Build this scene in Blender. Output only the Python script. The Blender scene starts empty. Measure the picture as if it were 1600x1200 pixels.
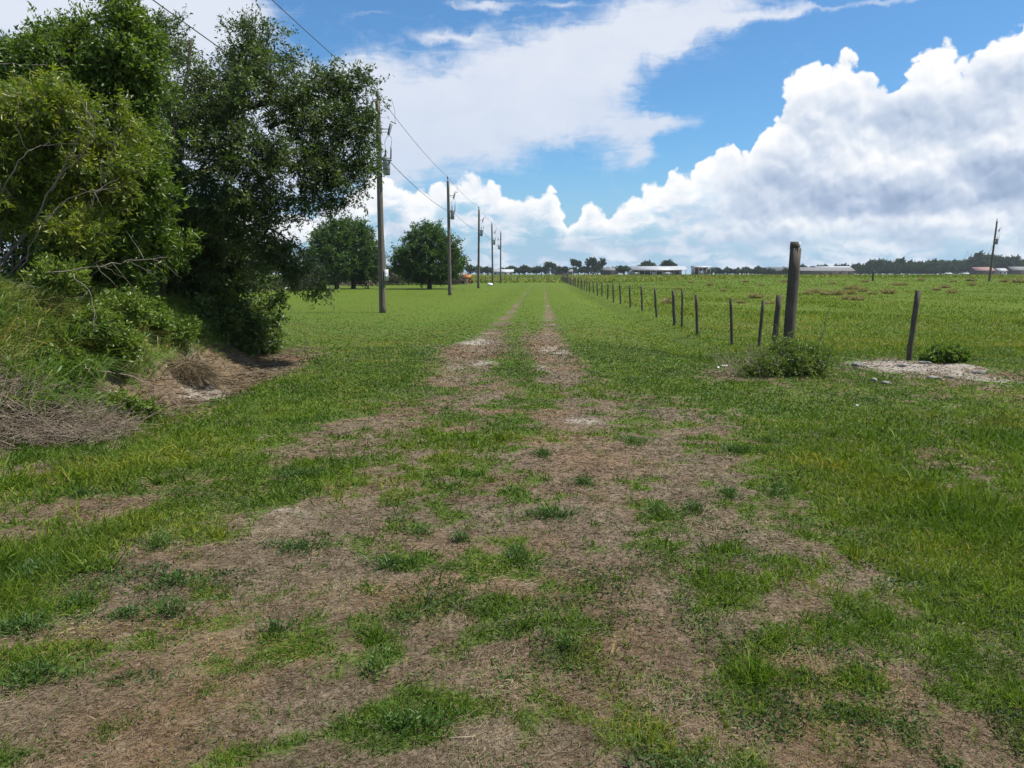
import bpy, math, random
import numpy as np
sc = bpy.context.scene
COL = sc.collection
# ------------------------------------------------------------------ camera
CAMH = 1.6
PITCH = math.radians(8.15)
cam_d = bpy.data.cameras.new('camera'); cam = bpy.data.objects.new('camera', cam_d); COL.objects.link(cam)
cam.location = (0, 0, CAMH); cam.rotation_euler = (math.pi/2 - PITCH, 0, 0)
cam_d.sensor_width = 36; cam_d.lens = 27.0; cam_d.clip_start = 0.05; cam_d.clip_end = 6000
sc.camera = cam
sc.view_settings.view_transform = 'Standard'; sc.view_settings.look = 'None'
sc.view_settings.exposure = 0.6; sc.view_settings.gamma = 1.0

def pdir(px, py):
    a = (px-800)/1200.0; b = -(py-600)/1200.0
    c, s = math.cos(PITCH), math.sin(PITCH)
    return (a, c + b*s, -s + b*c)
def azel(px, py):
    x, y, z = pdir(px, py)
    return math.degrees(math.atan2(x, y)), math.degrees(math.asin(z/math.sqrt(x*x+y*y+z*z)))
def on_ground(px, py, z=0.0):
    x, y, zz = pdir(px, py); t = (z-CAMH)/zz
    return x*t, y*t
def at(px, py, Y):
    x, y, z = pdir(px, py); t = Y/y
    return np.array((x*t, Y, CAMH+z*t))

# ------------------------------------------------------------------ sun and sky
SUN_EL = math.radians(64); SUN_AZ = math.radians(88)      # azimuth from +Y towards +X
sd = bpy.data.lights.new('sun', 'SUN'); sd.energy = 5.0; sd.angle = math.radians(0.6); sd.color = (1.0, 0.955, 0.89)
sun = bpy.data.objects.new('sun', sd); COL.objects.link(sun)
sun.rotation_euler = (math.pi/2 - SUN_EL, 0, math.pi - SUN_AZ)
sun.location = (0, 0, 60)

world = bpy.data.worlds.new("World"); sc.world = world; world.use_nodes = True
class NT:
    """small helper to write node graphs as expressions"""
    def __init__(s, tree): s.t = tree
    def n(s, typ, **kw):
        nd = s.t.nodes.new(typ)
        for k, v in kw.items(): setattr(nd, k, v)
        return nd
    def put(s, sock, v):
        if isinstance(v, bpy.types.NodeSocket): s.t.links.new(v, sock)
        elif v is not None: sock.default_value = v
    def m(s, op, a, b=None, c=None, clamp=False):
        nd = s.n('ShaderNodeMath', operation=op, use_clamp=clamp)
        s.put(nd.inputs[0], a); s.put(nd.inputs[1], b); s.put(nd.inputs[2], c); return nd.outputs[0]
    def v(s, op, a, b=None, sc_=None):
        nd = s.n('ShaderNodeVectorMath', operation=op)
        s.put(nd.inputs[0], a); s.put(nd.inputs[1], b)
        if sc_ is not None: s.put(nd.inputs['Scale'], sc_)
        return nd.outputs['Value'] if op in ('DOT_PRODUCT', 'LENGTH', 'DISTANCE') else nd.outputs[0]
    def xyz(s, x, y, z=0.0):
        nd = s.n('ShaderNodeCombineXYZ'); s.put(nd.inputs[0], x); s.put(nd.inputs[1], y); s.put(nd.inputs[2], z); return nd.outputs[0]
    def sep(s, a):
        nd = s.n('ShaderNodeSeparateXYZ'); s.put(nd.inputs[0], a); return nd.outputs
    def noise(s, vec, scale, detail=4, rough=0.5, dist=0.0, dim='3D', lac=2.0):
        nd = s.n('ShaderNodeTexNoise', noise_dimensions=dim)
        s.put(nd.inputs['Vector'], vec); s.put(nd.inputs['Scale'], scale); nd.inputs['Detail'].default_value = detail
        nd.inputs['Roughness'].default_value = rough; nd.inputs['Distortion'].default_value = dist; nd.inputs['Lacunarity'].default_value = lac
        return nd.outputs[0]
    def vor(s, vec, scale, detail=0, rough=0.5, feature='F1', dim='3D', out=0, rnd=1.0, smooth=None):
        nd = s.n('ShaderNodeTexVoronoi', voronoi_dimensions=dim, feature=feature)
        s.put(nd.inputs['Vector'], vec); s.put(nd.inputs['Scale'], scale); nd.inputs['Detail'].default_value = detail
        nd.inputs['Roughness'].default_value = rough; nd.inputs['Randomness'].default_value = rnd
        if smooth is not None: nd.inputs['Smoothness'].default_value = smooth
        return nd.outputs[out]
    def ramp(s, f, stops, interp='LINEAR'):
        nd = s.n('ShaderNodeValToRGB'); nd.color_ramp.interpolation = interp; e = nd.color_ramp.elements
        while len(e) < len(stops): e.new(0.5)
        for el, (p, c) in zip(e, stops):
            el.position = p; el.color = (c, c, c, 1) if isinstance(c, (int, float)) else (*c, 1)
        s.put(nd.inputs[0], f); return nd.outputs[0]
    def ss(s, x, a, b):
        nd = s.n('ShaderNodeMapRange', interpolation_type='SMOOTHSTEP'); s.put(nd.inputs[0], x)
        s.put(nd.inputs[1], a); s.put(nd.inputs[2], b); return nd.outputs[0]
    def lin(s, x, a, b, c=0.0, d=1.0):
        nd = s.n('ShaderNodeMapRange'); s.put(nd.inputs[0], x)
        for i, q in enumerate((a, b, c, d)): s.put(nd.inputs[i+1], q)
        return nd.outputs[0]
    def mix(s, f, a, b, blend='MIX'):
        nd = s.n('ShaderNodeMix', data_type='RGBA', blend_type=blend)
        s.put(nd.inputs[0], f)
        for sk, q in ((nd.inputs[6], a), (nd.inputs[7], b)):
            s.put(sk, (*q, 1) if isinstance(q, tuple) and len(q) == 3 else q)
        return nd.outputs[2]

def build_sky():
    t = world.node_tree; t.nodes.clear(); N = NT(t)
    sky = N.n('ShaderNodeTexSky', sky_type='NISHITA'); sky.sun_disc = False
    sky.sun_elevation = SUN_EL; sky.sun_rotation = SUN_AZ; sky.air_density = 1.0; sky.dust_density = 0.6; sky.ozone_density = 1.6
    tc = N.n('ShaderNodeTexCoord'); D = N.v('NORMALIZE', tc.outputs['Generated'])
    x, y, z = N.sep(D)
    az = N.m('MULTIPLY', N.m('ARCTAN2', x, y), 57.29578)
    el = N.m('MULTIPLY', N.m('ARCSINE', z), 57.29578)
    P = N.xyz(az, el)
    # gaussian blobs given as photograph positions of cloud features, stored as sky angles
    def blobs(lst, Pv):
        acc = None
        for (px, py, rx, ry, amp) in lst:
            a, e = azel(px, py); k = 57.3/1200/1.06
            d = N.v('MULTIPLY', N.v('SUBTRACT', Pv, (a, e, 0)), (1/(rx*k), 1/(ry*k), 0))
            g = N.m('POWER', 0.3679, N.v('DOT_PRODUCT', d, d))
            acc = N.m('MULTIPLY', g, amp) if acc is None else N.m('MULTIPLY_ADD', g, amp, acc)
        return acc
    # ---- domain warp
    wn = N.n('ShaderNodeTexNoise', noise_dimensions='2D'); N.put(wn.inputs['Vector'], P); wn.inputs['Scale'].default_value = 0.45
    wn.inputs['Detail'].default_value = 5; wn.inputs['Roughness'].default_value = 0.6
    W = N.v('SUBTRACT', wn.outputs[1], (.5, .5, .5))
    # ---- cumulus bank : top outline as a function of azimuth
    prof = [(-60,330),(0,330),(300,330),(500,320),(545,300),(575,288),(598,262),(618,268),(632,292),(662,298),(672,283),(700,283),(722,262),(745,263),(775,277),(790,297),
            (818,312),(826,300),(850,288),(868,290),(876,312),(892,334),(897,312),(912,305),(935,318),(958,330),(975,312),(1003,300),(1015,282),(1045,262),(1068,262),(1098,240),
            (1118,214),(1152,212),(1165,230),(1185,228),(1193,190),(1207,150),(1238,128),(1248,98),(1278,90),(1290,68),(1312,64),(1336,80),(1360,100),(1385,108),(1408,84),
            (1440,64),(1470,52),(1500,48),(1510,66),(1530,44),(1560,40),(1580,20),(1600,0)]
    pts = [azel(px, py) for px, py in prof]
    ext = [(-180, 3.0), (-150, 9.0), (-120, 4.0), (-95, 12.0), (-70, 6.0), (-50, 5.5)]
    ext2 = [(40, 24.0), (50, 21.0), (60, 9.0), (75, 14.0), (95, 5.0), (120, 11.0), (150, 4.0), (180, 3.0)]
    pts = ext + [q for q in pts if q[0] > -35] + ext2
    fc = N.n('ShaderNodeFloatCurve'); cu = fc.mapping.curves[0]
    fc.mapping.use_clip = True
    P2 = [((a+180)/360, e/40) for a, e in pts]
    cu.points[0].location = P2[0]; cu.points[1].location = P2[-1]
    for q in P2[1:-1]: cu.points.new(*q)
    for p in cu.points: p.handle_type = 'AUTO_CLAMPED'
    fc.mapping.update()
    azw = N.m('MULTIPLY_ADD', N.sep(W)[0], 1.1, az)
    N.put(fc.inputs[1], N.m('DIVIDE', N.m('ADD', azw, 180.0), 360.0))
    Htop = N.m('MULTIPLY', fc.outputs[0], 40.0)
    # billows
    Pw = N.v('ADD', P, N.v('SCALE', W, sc_=0.9))
    def bill(Pv):
        a = N.vor(Pv, 0.5, detail=2.2, rough=0.45, dim='2D')
        return N.m('SUBTRACT', 1.0, a)
    def big(Pv):
        a = N.vor(Pv, 0.2, detail=0.0, dim='2D')
        return N.m('SUBTRACT', 1.0, a)
    B0 = bill(Pw); B1 = bill(N.v('ADD', Pw, (0.16, 0.40, 0)))
    G0 = big(Pw); G1 = big(N.v('ADD', Pw, (0.5, 1.1, 0)))
    relief = N.m('ADD', N.m('MULTIPLY', N.m('SUBTRACT', B0, B1), 0.62), N.m('MULTIPLY', N.m('SUBTRACT', G0, G1), 0.75))
    fine = N.noise(P, 1.6, 7, 0.62, 0.3, '2D')
    hgt = N.ss(Htop, 4.0, 14.0)
    amp = N.m('MULTIPLY_ADD', hgt, 1.0, 1.1)
    dd = N.m('ADD', N.m('SUBTRACT', Htop, el), N.m('MULTIPLY', N.m('SUBTRACT', B0, 0.62), amp))
    dd = N.m('MULTIPLY_ADD', N.m('SUBTRACT', fine, 0.5), 0.6, dd)
    holes = blobs([(1385,92,16,22,2.6),(1515,58,14,12,1.5)], P)
    dd = N.m('SUBTRACT', dd, holes)
    cum = N.ss(dd, -0.05, 0.38)
    # softer toward bottom and left
    midn = N.noise(N.v('MULTIPLY', Pw, (0.35, 1.0, 0)), 0.9, 6, 0.6, 0.2, '2D')
    low = N.ss(el, 3.6, 0.9)                       # 1 at the horizon
    left = N.ss(az, 18.0, 8.0)
    streak = N.ss(midn, 0.36, 0.62)
    cumd = N.m('MULTIPLY', cum, N.m('SUBTRACT', 1.0, N.m('MULTIPLY', N.m('MULTIPLY', low, N.m('SUBTRACT', 1.0, N.m('MULTIPLY', streak, 0.75))), 1.0)))
    cumd = N.m('MULTIPLY', cumd, N.m('SUBTRACT', 1.0, N.m('MULTIPLY', N.m('MULTIPLY', left, N.m('SUBTRACT', 1.0, streak)), N.ss(dd, 0.3, 3.0))))
    # brightness of the bank (thick shaded bases, lit tops)
    depth = N.ss(dd, 0.1, 3.5)
    br = N.m('SUBTRACT', 1.0, N.m('MULTIPLY', depth, 0.22))
    dark = blobs([(1520,300,170,34,.44),(1300,318,140,24,.34),(1460,190,110,40,.24),(1590,265,60,40,.2),(1560,120,70,30,.15),(1230,255,50,40,.2),(1250,290,90,30,.12),(1160,310,30,30,.1),
                  (1380,180,36,40,.16),(1000,385,260,9,.2),(1300,372,300,8,.14),(640,370,100,30,.12),(820,350,80,20,.08),(1540,225,100,14,-.22),(1400,205,70,12,-.18),(1300,215,50,40,-.1),(1380,262,60,18,-.14),(1500,290,40,12,-.22),
                  (1330,318,20,7,-.28),(1400,345,220,9,-.26),(1120,300,50,30,-.05)], N.v('ADD', P, N.v('SCALE', W, sc_=1.6)))
    bsn = N.noise(Pw, 0.35, 5, 0.5, 0.0, '2D')
    br = N.m('SUBTRACT', br, N.m('MULTIPLY', dark, 0.68))
    br = N.m('MULTIPLY_ADD', relief, N.m('MULTIPLY_ADD', hgt, 0.12, 0.36), br)
    br = N.m('MULTIPLY_ADD', N.m('SUBTRACT', bsn, 0.5), 0.14, br, clamp=True)
    ccol = N.ramp(br, [(0.0, (.22,.30,.46)), (0.4, (.38,.48,.66)), (0.68, (.62,.70,.83)), (0.86, (.84,.88,.94)), (1.0, (1.0,1.0,1.0))])
    # ---- high thin sheet
    Ps = N.v('MULTIPLY', N.v('ADD', P, N.v('SCALE', W, sc_=2.2)), (0.5, 1.0, 0))
    sn = N.noise(Ps, 0.55, 7, 0.58, 0.4, '2D')
    sn2 = N.noise(N.v('MULTIPLY', N.n('ShaderNodeVectorRotate', rotation_type='Z_AXIS').outputs[0], (1, 1, 1)) if False else N.v('MULTIPLY', P, (0.25, 1.3, 0)), 1.3, 6, 0.62, 0.8, '2D')
    Pb = N.v('ADD', P, N.v('SCALE', W, sc_=1.5))
    sh = blobs([(560,180,90,80,1.1),(680,190,110,80,1.0),(790,160,100,75,1.0),(870,120,90,60,.9),(930,170,80,50,.75),(940,70,90,50,.75),(1030,45,90,42,.85),(1120,10,80,30,.8),(1040,190,60,13,.7),(1000,205,50,14,.5),
                (750,8,60,9,.62),(700,58,60,9,.62),(955,260,26,50,.34),(880,8,30,5,.5),(1000,235,22,22,.8),(1330,8,160,5,.45),(1180,28,80,8,.4),(40,10,120,40,1.4),(250,0,110,60,1.5),(370,30,45,35,1.2),(160,40,90,60,1.2),
                (300,150,200,60,.9),(200,250,300,60,.9),(450,250,90,50,.8),(900,30,40,20,-.25),(1010,140,60,25,-.15),(640,225,60,40,.4)], Pb)
    behind = N.m('MULTIPLY', N.ss(N.m('ABSOLUTE', az), 55.0, 75.0), N.ss(N.noise(D, 2.2, 6, 0.6), 0.48, 0.66))
    over = N.m('MULTIPLY', N.ss(el, 24.0, 32.0), N.ss(N.noise(D, 3.0, 6, 0.6), 0.50, 0.68))
    shd = N.m('ADD', sh, N.m('ADD', N.m('MULTIPLY', N.m('SUBTRACT', sn, 0.5), 0.9), N.m('MULTIPLY', N.m('SUBTRACT', sn2, 0.5), 0.55)))
    sheet = N.m('MULTIPLY', N.ss(shd, 0.12, 1.0), 0.93)
    sheet = N.m('MAXIMUM', sheet, N.m('MAXIMUM', behind, over))
    scol = N.ramp(N.m('MULTIPLY_ADD', N.m('SUBTRACT', sn, 0.5), 1.2, N.ss(el, 7.0, 17.0)), [(0.0, (.66,.73,.86)), (1.0, (.78,.82,.91))])
    # ---- compose
    skyc = N.mix(1.0, sky.outputs[0], (SKY_T[0], SKY_T[1], SKY_T[2]), 'MULTIPLY')
    hz = N.ss(el, 9.0, 0.0)
    c0 = N.v('SCALE', skyc, sc_=SKY_S)
    c0 = N.mix(N.m('MULTIPLY', hz, 0.85), c0, (.36,.56,.76))
    c1 = N.mix(sheet, c0, scol)
    c2 = N.mix(cumd, c1, ccol)
    c3 = N.mix(N.ss(el, -0.5, -4.0), c2, (.10,.13,.07))
    bg = N.n('ShaderNodeBackground'); N.put(bg.inputs[0], c3); bg.inputs[1].default_value = WORLD_S
    o = N.n('ShaderNodeOutputWorld'); t.links.new(bg.outputs[0], o.inputs[0])
SKY_T = (0.58, 0.97, 1.25); SKY_S = 0.11; WORLD_S = 0.68
build_sky()
world.cycles.sampling_method = 'MANUAL'; world.cycles.sample_map_resolution = 512
# ------------------------------------------------------------------ numeric helpers
R = np.random.default_rng(7)
def smooth(x, a, b):
    t = np.clip((x-a)/(b-a), 0, 1); return t*t*(3-2*t)
_perm = np.random.default_rng(3).random((256, 256))
def vnoise(x, y):
    xi = np.floor(x).astype(np.int64); yi = np.floor(y).astype(np.int64)
    fx = x-xi; fy = y-yi; fx = fx*fx*(3-2*fx); fy = fy*fy*(3-2*fy)
    g = lambda a, b: _perm[a & 255, b & 255]
    return (g(xi, yi)*(1-fx)+g(xi+1, yi)*fx)*(1-fy) + (g(xi, yi+1)*(1-fx)+g(xi+1, yi+1)*fx)*fy
def fbm(x, y, sc_=1.0, oc=4, rough=0.5):
    x = np.asarray(x, float)/sc_; y = np.asarray(y, float)/sc_; a = 1.0; s = 0; tot = 0
    for i in range(oc):
        s = s + a*vnoise(x*0.8+y*0.6+17.3*i, -x*0.6+y*0.8+9.1*i); tot += a; a *= rough; x = x*2.03; y = y*2.03
    return s/tot - 0.5
def bank_edge(y):                       # x of the foot of the overgrown bank on the left
    return np.interp(y, [2, 5, 7, 9, 11, 13, 15.5, 18, 20], [-5.1, -4.7, -4.55, -4.5, -4.5, -4.6, -4.9, -5.6, -7.5])
def H(x, y):
    x = np.asarray(x, float); y = np.asarray(y, float)
    s = x - 0.038*y
    near = 1/(1+(np.maximum(y, 0)/60)**2)
    z = 0.05*fbm(x, y, 1.7, 3)*near + 0.10*fbm(x+50, y, 9.0, 2)*smooth(np.hypot(x, y), 3, 12)
    z = z - 0.26*np.exp(-((s-3.35)/0.75)**2)*smooth(y, 13, 19)*smooth(-y, -150, -60)
    z = z - 0.14*np.exp(-((s+3.6)/1.3)**2)*smooth(y, 16, 24)*smooth(-y, -150, -60)
    z = z + 0.05*np.exp(-((s+0.5)/2.2)**4)
    z = z - 0.035*np.exp(-((s+1.3)/0.3)**2)*smooth(y, 6, 12) - 0.035*np.exp(-((s-0.3)/0.3)**2)*smooth(y, 6, 12)
    e = bank_edge(y); q = e - x
    win = smooth(y, 1.0, 4.0)*smooth(-y, -19.5, -15.5)
    z = z + win*(1.15*smooth(q, -0.1, 1.6)*(1+0.5*fbm(x, y, 1.3, 3)))*smooth(-q, -16, -7)
    z = z - 0.13*np.exp(-((q+0.25)/0.6)**2)*smooth(y, 7, 9)*smooth(-y, -15, -12)
    z = z + 1.05*smooth(y, 45, 135)*smooth(s, 6, 45) + 1.0*smooth(y, 140, 330)*(1-smooth(s, 6, 45))
    # rubble hump by the leaning post
    z = z + (0.07+0.10*fbm(x, y, .35, 3))*np.exp(-((x-7.2)/1.5)**2-((y-13.3)/0.8)**2)
    return z
def hit(px, py):
    x, y, z = pdir(px, py); t = 1.0
    if z > -1e-4: raise ValueError((px, py))
    while CAMH+z*t > float(H(x*t, y*t)) and t < 3000: t *= 1.01
    a, b = t/1.01, t
    for _ in range(20):
        m_ = (a+b)/2
        if CAMH+z*m_ > float(H(x*m_, y*m_)): a = m_
        else: b = m_
    return np.array((x*b, y*b, float(H(x*b, y*b))))

# ------------------------------------------------------------------ ground cover, in world coordinates
GREEN = [(500,655,120,34,.40),(380,690,100,26,.35),(560,560,90,20,.3),(150,740,80,20,.25),(320,800,80,20,.3),(1180,620,120,20,.25),(1000,660,50,12,.3),(930,620,20,20,.2),(440,630,160,30,.5),(250,700,150,30,.45),(330,735,120,22,.45),(560,600,90,25,.35),(490,735,100,22,.3),(430,790,120,26,.35),(230,830,110,26,.6),(60,900,90,45,.9),(40,985,80,24,.85),(60,1065,80,24,.7),
 (700,700,110,22,.3),(740,770,110,30,.5),(680,745,80,18,.3),(820,600,60,50,.35),(820,640,60,20,.35),(650,610,60,20,.2),(640,830,40,10,.4),(855,805,40,8,.5),(740,645,70,15,.3),
 (620,885,60,10,.5),(720,890,80,16,.45),(808,880,25,14,.5),(800,950,70,24,.4),(880,930,40,10,.4),(630,975,50,12,.4),(480,1010,80,24,.35),(600,1140,120,36,.75),(585,1050,25,16,.5),(770,1000,80,24,.25),(180,1100,60,14,.3),
 (1000,605,90,22,.4),(1040,800,60,16,.25),(1150,700,40,8,.5),(1300,740,150,50,.4),(1450,820,170,90,.5),(1560,930,110,60,.5),(1280,650,140,22,.3),(1400,640,120,15,.3),(1100,950,40,22,.3),(1120,880,80,26,.2),
 (1250,1000,120,36,.28),(1560,1100,70,60,.35),(1450,1000,120,50,.32),(1150,1080,120,50,.16),(940,560,40,30,.3),(1000,560,60,25,.3),(1350,1150,120,30,.12)]
BARE = [(900,662,70,12,.65),(890,730,60,45,.55),(930,860,60,45,.4),(1080,730,90,32,.5),(480,828,80,20,.55),(400,880,100,24,.4),(350,1000,170,40,.3),(300,1120,220,50,.4),(850,900,40,20,.2),(960,960,80,34,.35),
 (740,548,65,12,.7),(862,560,30,35,.6),(690,600,40,10,.35),(250,600,150,45,.4),(400,570,75,22,.95),(1150,585,60,9,.8),(1250,655,60,6,.4),(40,740,50,10,.5),(160,790,110,12,.4),(760,840,180,14,.3),(720,1090,150,50,.3),(1000,1080,150,60,.25),
 (1440,575,100,16,1.2),(1120,640,60,10,.25),(590,660,60,14,.3),(560,720,50,12,.25),(780,610,30,14,.3),(1500,730,130,24,.22),(1350,940,120,20,.12),(330,605,60,14,.8),(820,520,10,20,.3),(1230,780,100,30,.2),(560,930,120,26,.3)]
SAND = [(900,663,60,9,.62),(735,535,50,6,.8),(865,548,24,9,.75),(760,570,24,6,.7),(700,560,24,5,.5),(850,580,20,8,.5),(460,818,60,8,.7),(1090,950,36,12,.7),(1430,572,110,13,1.5),(1570,592,50,6,.7),(320,606,45,9,1.2),(1110,722,70,8,.45),(1205,638,40,5,.6),(20,1150,50,14,.35),
 (300,740,30,5,.4),(640,600,20,5,.5),(720,520,40,8,.5),(870,700,30,10,.4),(900,600,14,18,.5),(1555,600,60,5,.5),(380,560,50,8,.4),(60,770,50,7,.5),(1000,740,50,10,.3)]
def ell(lst):
    out = []
    for (px, py, rx, ry, a) in lst:
        x, y = on_ground(px, py); y1 = on_ground(px, py-ry)[1]; y0 = on_ground(px, py+ry)[1]
        out.append((x, (y0+y1)/2, rx*y/1200, max((y1-y0)/2, 0.05), a))
    return out
GE, BE, SE = ell(GREEN), ell(BARE), ell(SAND)
def paint(lst, x, y):
    s = np.zeros_like(x)
    for (cx, cy, rx, ry, a) in lst: s += a*np.exp(-((x-cx)/rx)**2-((y-cy)/ry)**2)
    return s
def cover(x, y):
    """green cover 0..1, pale sand 0..1, tan tinge 0..1"""
    x = np.asarray(x, float); y = np.asarray(y, float)
    s = x - 0.038*y; far = smooth(y, 9.0, 15)
    wx = 0.25*fbm(x+9, y+3, 0.6, 3); wy = 0.5*fbm(x-5, y+8, 0.6, 3)
    xx, yy = x+wx, y+wy
    n1 = fbm(x, y, 0.8, 4, .6); n2 = fbm(x+31, y+7, 0.20, 3, .65); n3 = fbm(x+3, y+77, 0.09, 2, .6)
    base = 0.40 + 0.42*smooth(s, 1.3, 2.7)*smooth(y, 3.0, 4.6) + 0.25*smooth(-s, 1.8, 3.2) + 0.10*smooth(s, .7, 1.5)*smooth(-y, -5, -4)
    w = np.interp(y, [8, 14, 22, 40, 90], [.85, .72, .46, .28, .24])
    tr = np.exp(-((s+1.3+0.2*fbm(y, y*0, 5, 2))/w)**2) + np.exp(-((s-0.3+0.2*fbm(y+40, y*0, 5, 2))/(w*.9))**2)
    lawn = 0.98 - tr*np.interp(y, [8, 20, 45, 140], [.70, .56, .44, .34])*(1+2.2*n1+1.4*n2)
    g = base*(1-far) + lawn*far
    g = g + paint(GE, xx, yy) - paint(BE, xx, yy)
    amp = np.interp(y, [0, 8, 18, 30, 80], [1, 1, .6, .28, .12])
    g = g + amp*(0.9*n1 + 1.5*n2 + 0.7*n3)
    q = bank_edge(y) - x; onbank = smooth(q, 0.2, 1.2)*smooth(y, 3, 5)*smooth(-y, -18, -16)
    g = g*(1-onbank) + onbank*0.9
    sand = np.clip(paint(SE, xx, yy)*(1+1.6*n2+1.0*n1) - 0.12 + 0.3*np.clip(n1-0.1, 0, 1), 0, 1)
    sand = sand + np.clip(tr*smooth(y, 10, 14)*smooth(-y, -60, -30)*(0.05+1.5*n1+0.9*n2), 0, .6)
    tan = 0.25 + 0.9*fbm(x+200, y, 2.2, 3) + 0.5*smooth(s, 3.5, 7.0)*smooth(-y, -14, -8)*smooth(y, 6, 8) + 0.35*smooth(y, 90, 200)
    past = smooth(s, 4.4, 5.5)*smooth(y, 14, 16)
    tan = tan + past*0.9*fbm(x-90, y*0.6, 14, 4)
    return np.clip(g, 0, 1), np.clip(sand*.8, 0, .75), np.clip(tan, 0, 1)

# ------------------------------------------------------------------ mesh helpers
def tag(o, label=None, cat=None, group=None, kind=None):
    if label: o['label'] = label
    if cat: o['category'] = cat
    if group: o['group'] = group
    if kind: o['kind'] = kind
    return o
def mesh_np(name, V, F, mat=None, parent=None, attrs=None, smooth_=False):
    V = np.ascontiguousarray(V, np.float32); F = np.ascontiguousarray(F, np.int32); k = F.shape[1]
    me = bpy.data.meshes.new(name)
    me.vertices.add(len(V)); me.vertices.foreach_set('co', V.ravel())
    me.loops.add(F.size); me.loops.foreach_set('vertex_index', F.ravel())
    me.polygons.add(len(F)); me.polygons.foreach_set('loop_start', np.arange(0, F.size, k, dtype=np.int32))
    me.polygons.foreach_set('loop_total', np.full(len(F), k, np.int32))
    if smooth_: me.polygons.foreach_set('use_smooth', np.ones(len(F), bool))
    for an, av in (attrs or {}).items():
        a = me.attributes.new(an, 'FLOAT', 'POINT'); a.data.foreach_set('value', np.ascontiguousarray(av, np.float32))
    me.update(calc_edges=True)
    if mat: me.materials.append(mat)
    o = bpy.data.objects.new(name, me); COL.objects.link(o)
    if parent is not None: o.parent = parent
    return o
class Soup:
    """collects polygons with numpy and links them as one mesh of triangles/quads turned to triangles"""
    def __init__(s): s.V = []; s.F = []; s.A = []; s.n = 0
    def add(s, V, F, a=0.5):
        V = np.asarray(V, float).reshape(-1, 3); F = np.asarray(F, int)
        if F.shape[1] == 4: F = np.vstack([F[:, :3], F[:, [0, 2, 3]]])
        s.V.append(V); s.F.append(F+s.n); s.A.append(np.full(len(V), a) if np.isscalar(a) else np.asarray(a)); s.n += len(V)
        return s
    def build(s, name, mat, parent=None, smooth_=False):
        return mesh_np(name, np.vstack(s.V), np.vstack(s.F), mat, parent, {'var': np.concatenate(s.A)}, smooth_)
def nrm(v): return v/np.maximum(np.linalg.norm(v, axis=-1, keepdims=True), 1e-9)
def rdir(n, up=0.0, rng=R):
    v = nrm(rng.normal(size=(n, 3))); v[:, 2] += up; return nrm(v)
def box(c, d, rz=0.0):
    x, y, z = np.array(d)/2
    v = np.array([(a*x, b*y, g*z) for g in (-1, 1) for b in (-1, 1) for a in (-1, 1)], float)
    if rz: cs, sn = math.cos(rz), math.sin(rz); v = np.c_[v[:, 0]*cs-v[:, 1]*sn, v[:, 0]*sn+v[:, 1]*cs, v[:, 2]]
    return v+np.array(c), np.array([(0,2,3,1),(4,5,7,6),(0,1,5,4),(2,6,7,3),(0,4,6,2),(1,3,7,5)])
def tube(P, r, k=8, cap=True, jit=0.0, rng=R):
    P = np.asarray(P, float); n = len(P); r = np.broadcast_to(np.asarray(r, float), (n,))
    T = nrm(np.gradient(P, axis=0)); ref = np.array((0, 0, 1.0)) if abs(T[0, 2]) < .9 else np.array((1.0, 0, 0))
    A = nrm(np.cross(T, ref)); B = np.cross(T, A); th = np.arange(k)*2*math.pi/k
    rr = r[:, None]*(1+jit*rng.normal(size=(n, k)))
    V = P[:, None]+rr[..., None]*(np.cos(th)[None, :, None]*A[:, None]+np.sin(th)[None, :, None]*B[:, None])
    i = np.arange(n-1)[:, None]*k; j = np.arange(k)[None]; j2 = (j+1) % k
    F = np.stack([i+j, i+j2, i+k+j2, i+k+j], -1).reshape(-1, 4); V = V.reshape(-1, 3)
    F = np.vstack([F[:, :3], F[:, [0, 2, 3]]])
    if cap:
        V = np.vstack([V, P[0], P[-1]]); a, b = n*k, n*k+1; jj = np.arange(k); j3 = (jj+1) % k
        F = np.vstack([F, np.c_[np.full(k, a), j3, jj], np.c_[np.full(k, b), (n-1)*k+jj, (n-1)*k+j3]])
    return V, F
def rods(p0, p1, r0, r1=None):
    """many thin three sided rods at once"""
    n = len(p0); T = nrm(p1-p0); ref = np.where(np.abs(T[:, 2:3]) < .9, np.array([[0, 0, 1.0]]), np.array([[1.0, 0, 0]]))
    A = nrm(np.cross(T, ref)); B = np.cross(T, A)
    r0 = np.broadcast_to(np.asarray(r0, float), (n,)); r1 = r0*0.5 if r1 is None else np.broadcast_to(np.asarray(r1, float), (n,))
    V = []
    for P, r in ((p0, r0), (p1, r1)):
        for q in range(3):
            t = q*2*math.pi/3; V.append(P+r[:, None]*(math.cos(t)*A+math.sin(t)*B))
    V = np.stack(V, 1).reshape(-1, 3); b = np.arange(n)[:, None]*6
    F = np.concatenate([b+np.array([[q, (q+1) % 3, 3+(q+1) % 3]]) for q in range(3)]+[b+np.array([[q, 3+(q+1) % 3, 3+q]]) for q in range(3)])
    return V, F
def lathe(prof, k=16, c=(0, 0, 0)):
    th = np.arange(k)*2*math.pi/k; V = np.concatenate([np.c_[r*np.cos(th), r*np.sin(th), np.full(k, z)] for r, z in prof])+np.array(c)
    n = len(prof); i = np.arange(n-1)[:, None]*k; j = np.arange(k)[None]; j2 = (j+1) % k
    return V, np.stack([i+j, i+j2, i+k+j2, i+k+j], -1).reshape(-1, 4)
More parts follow.
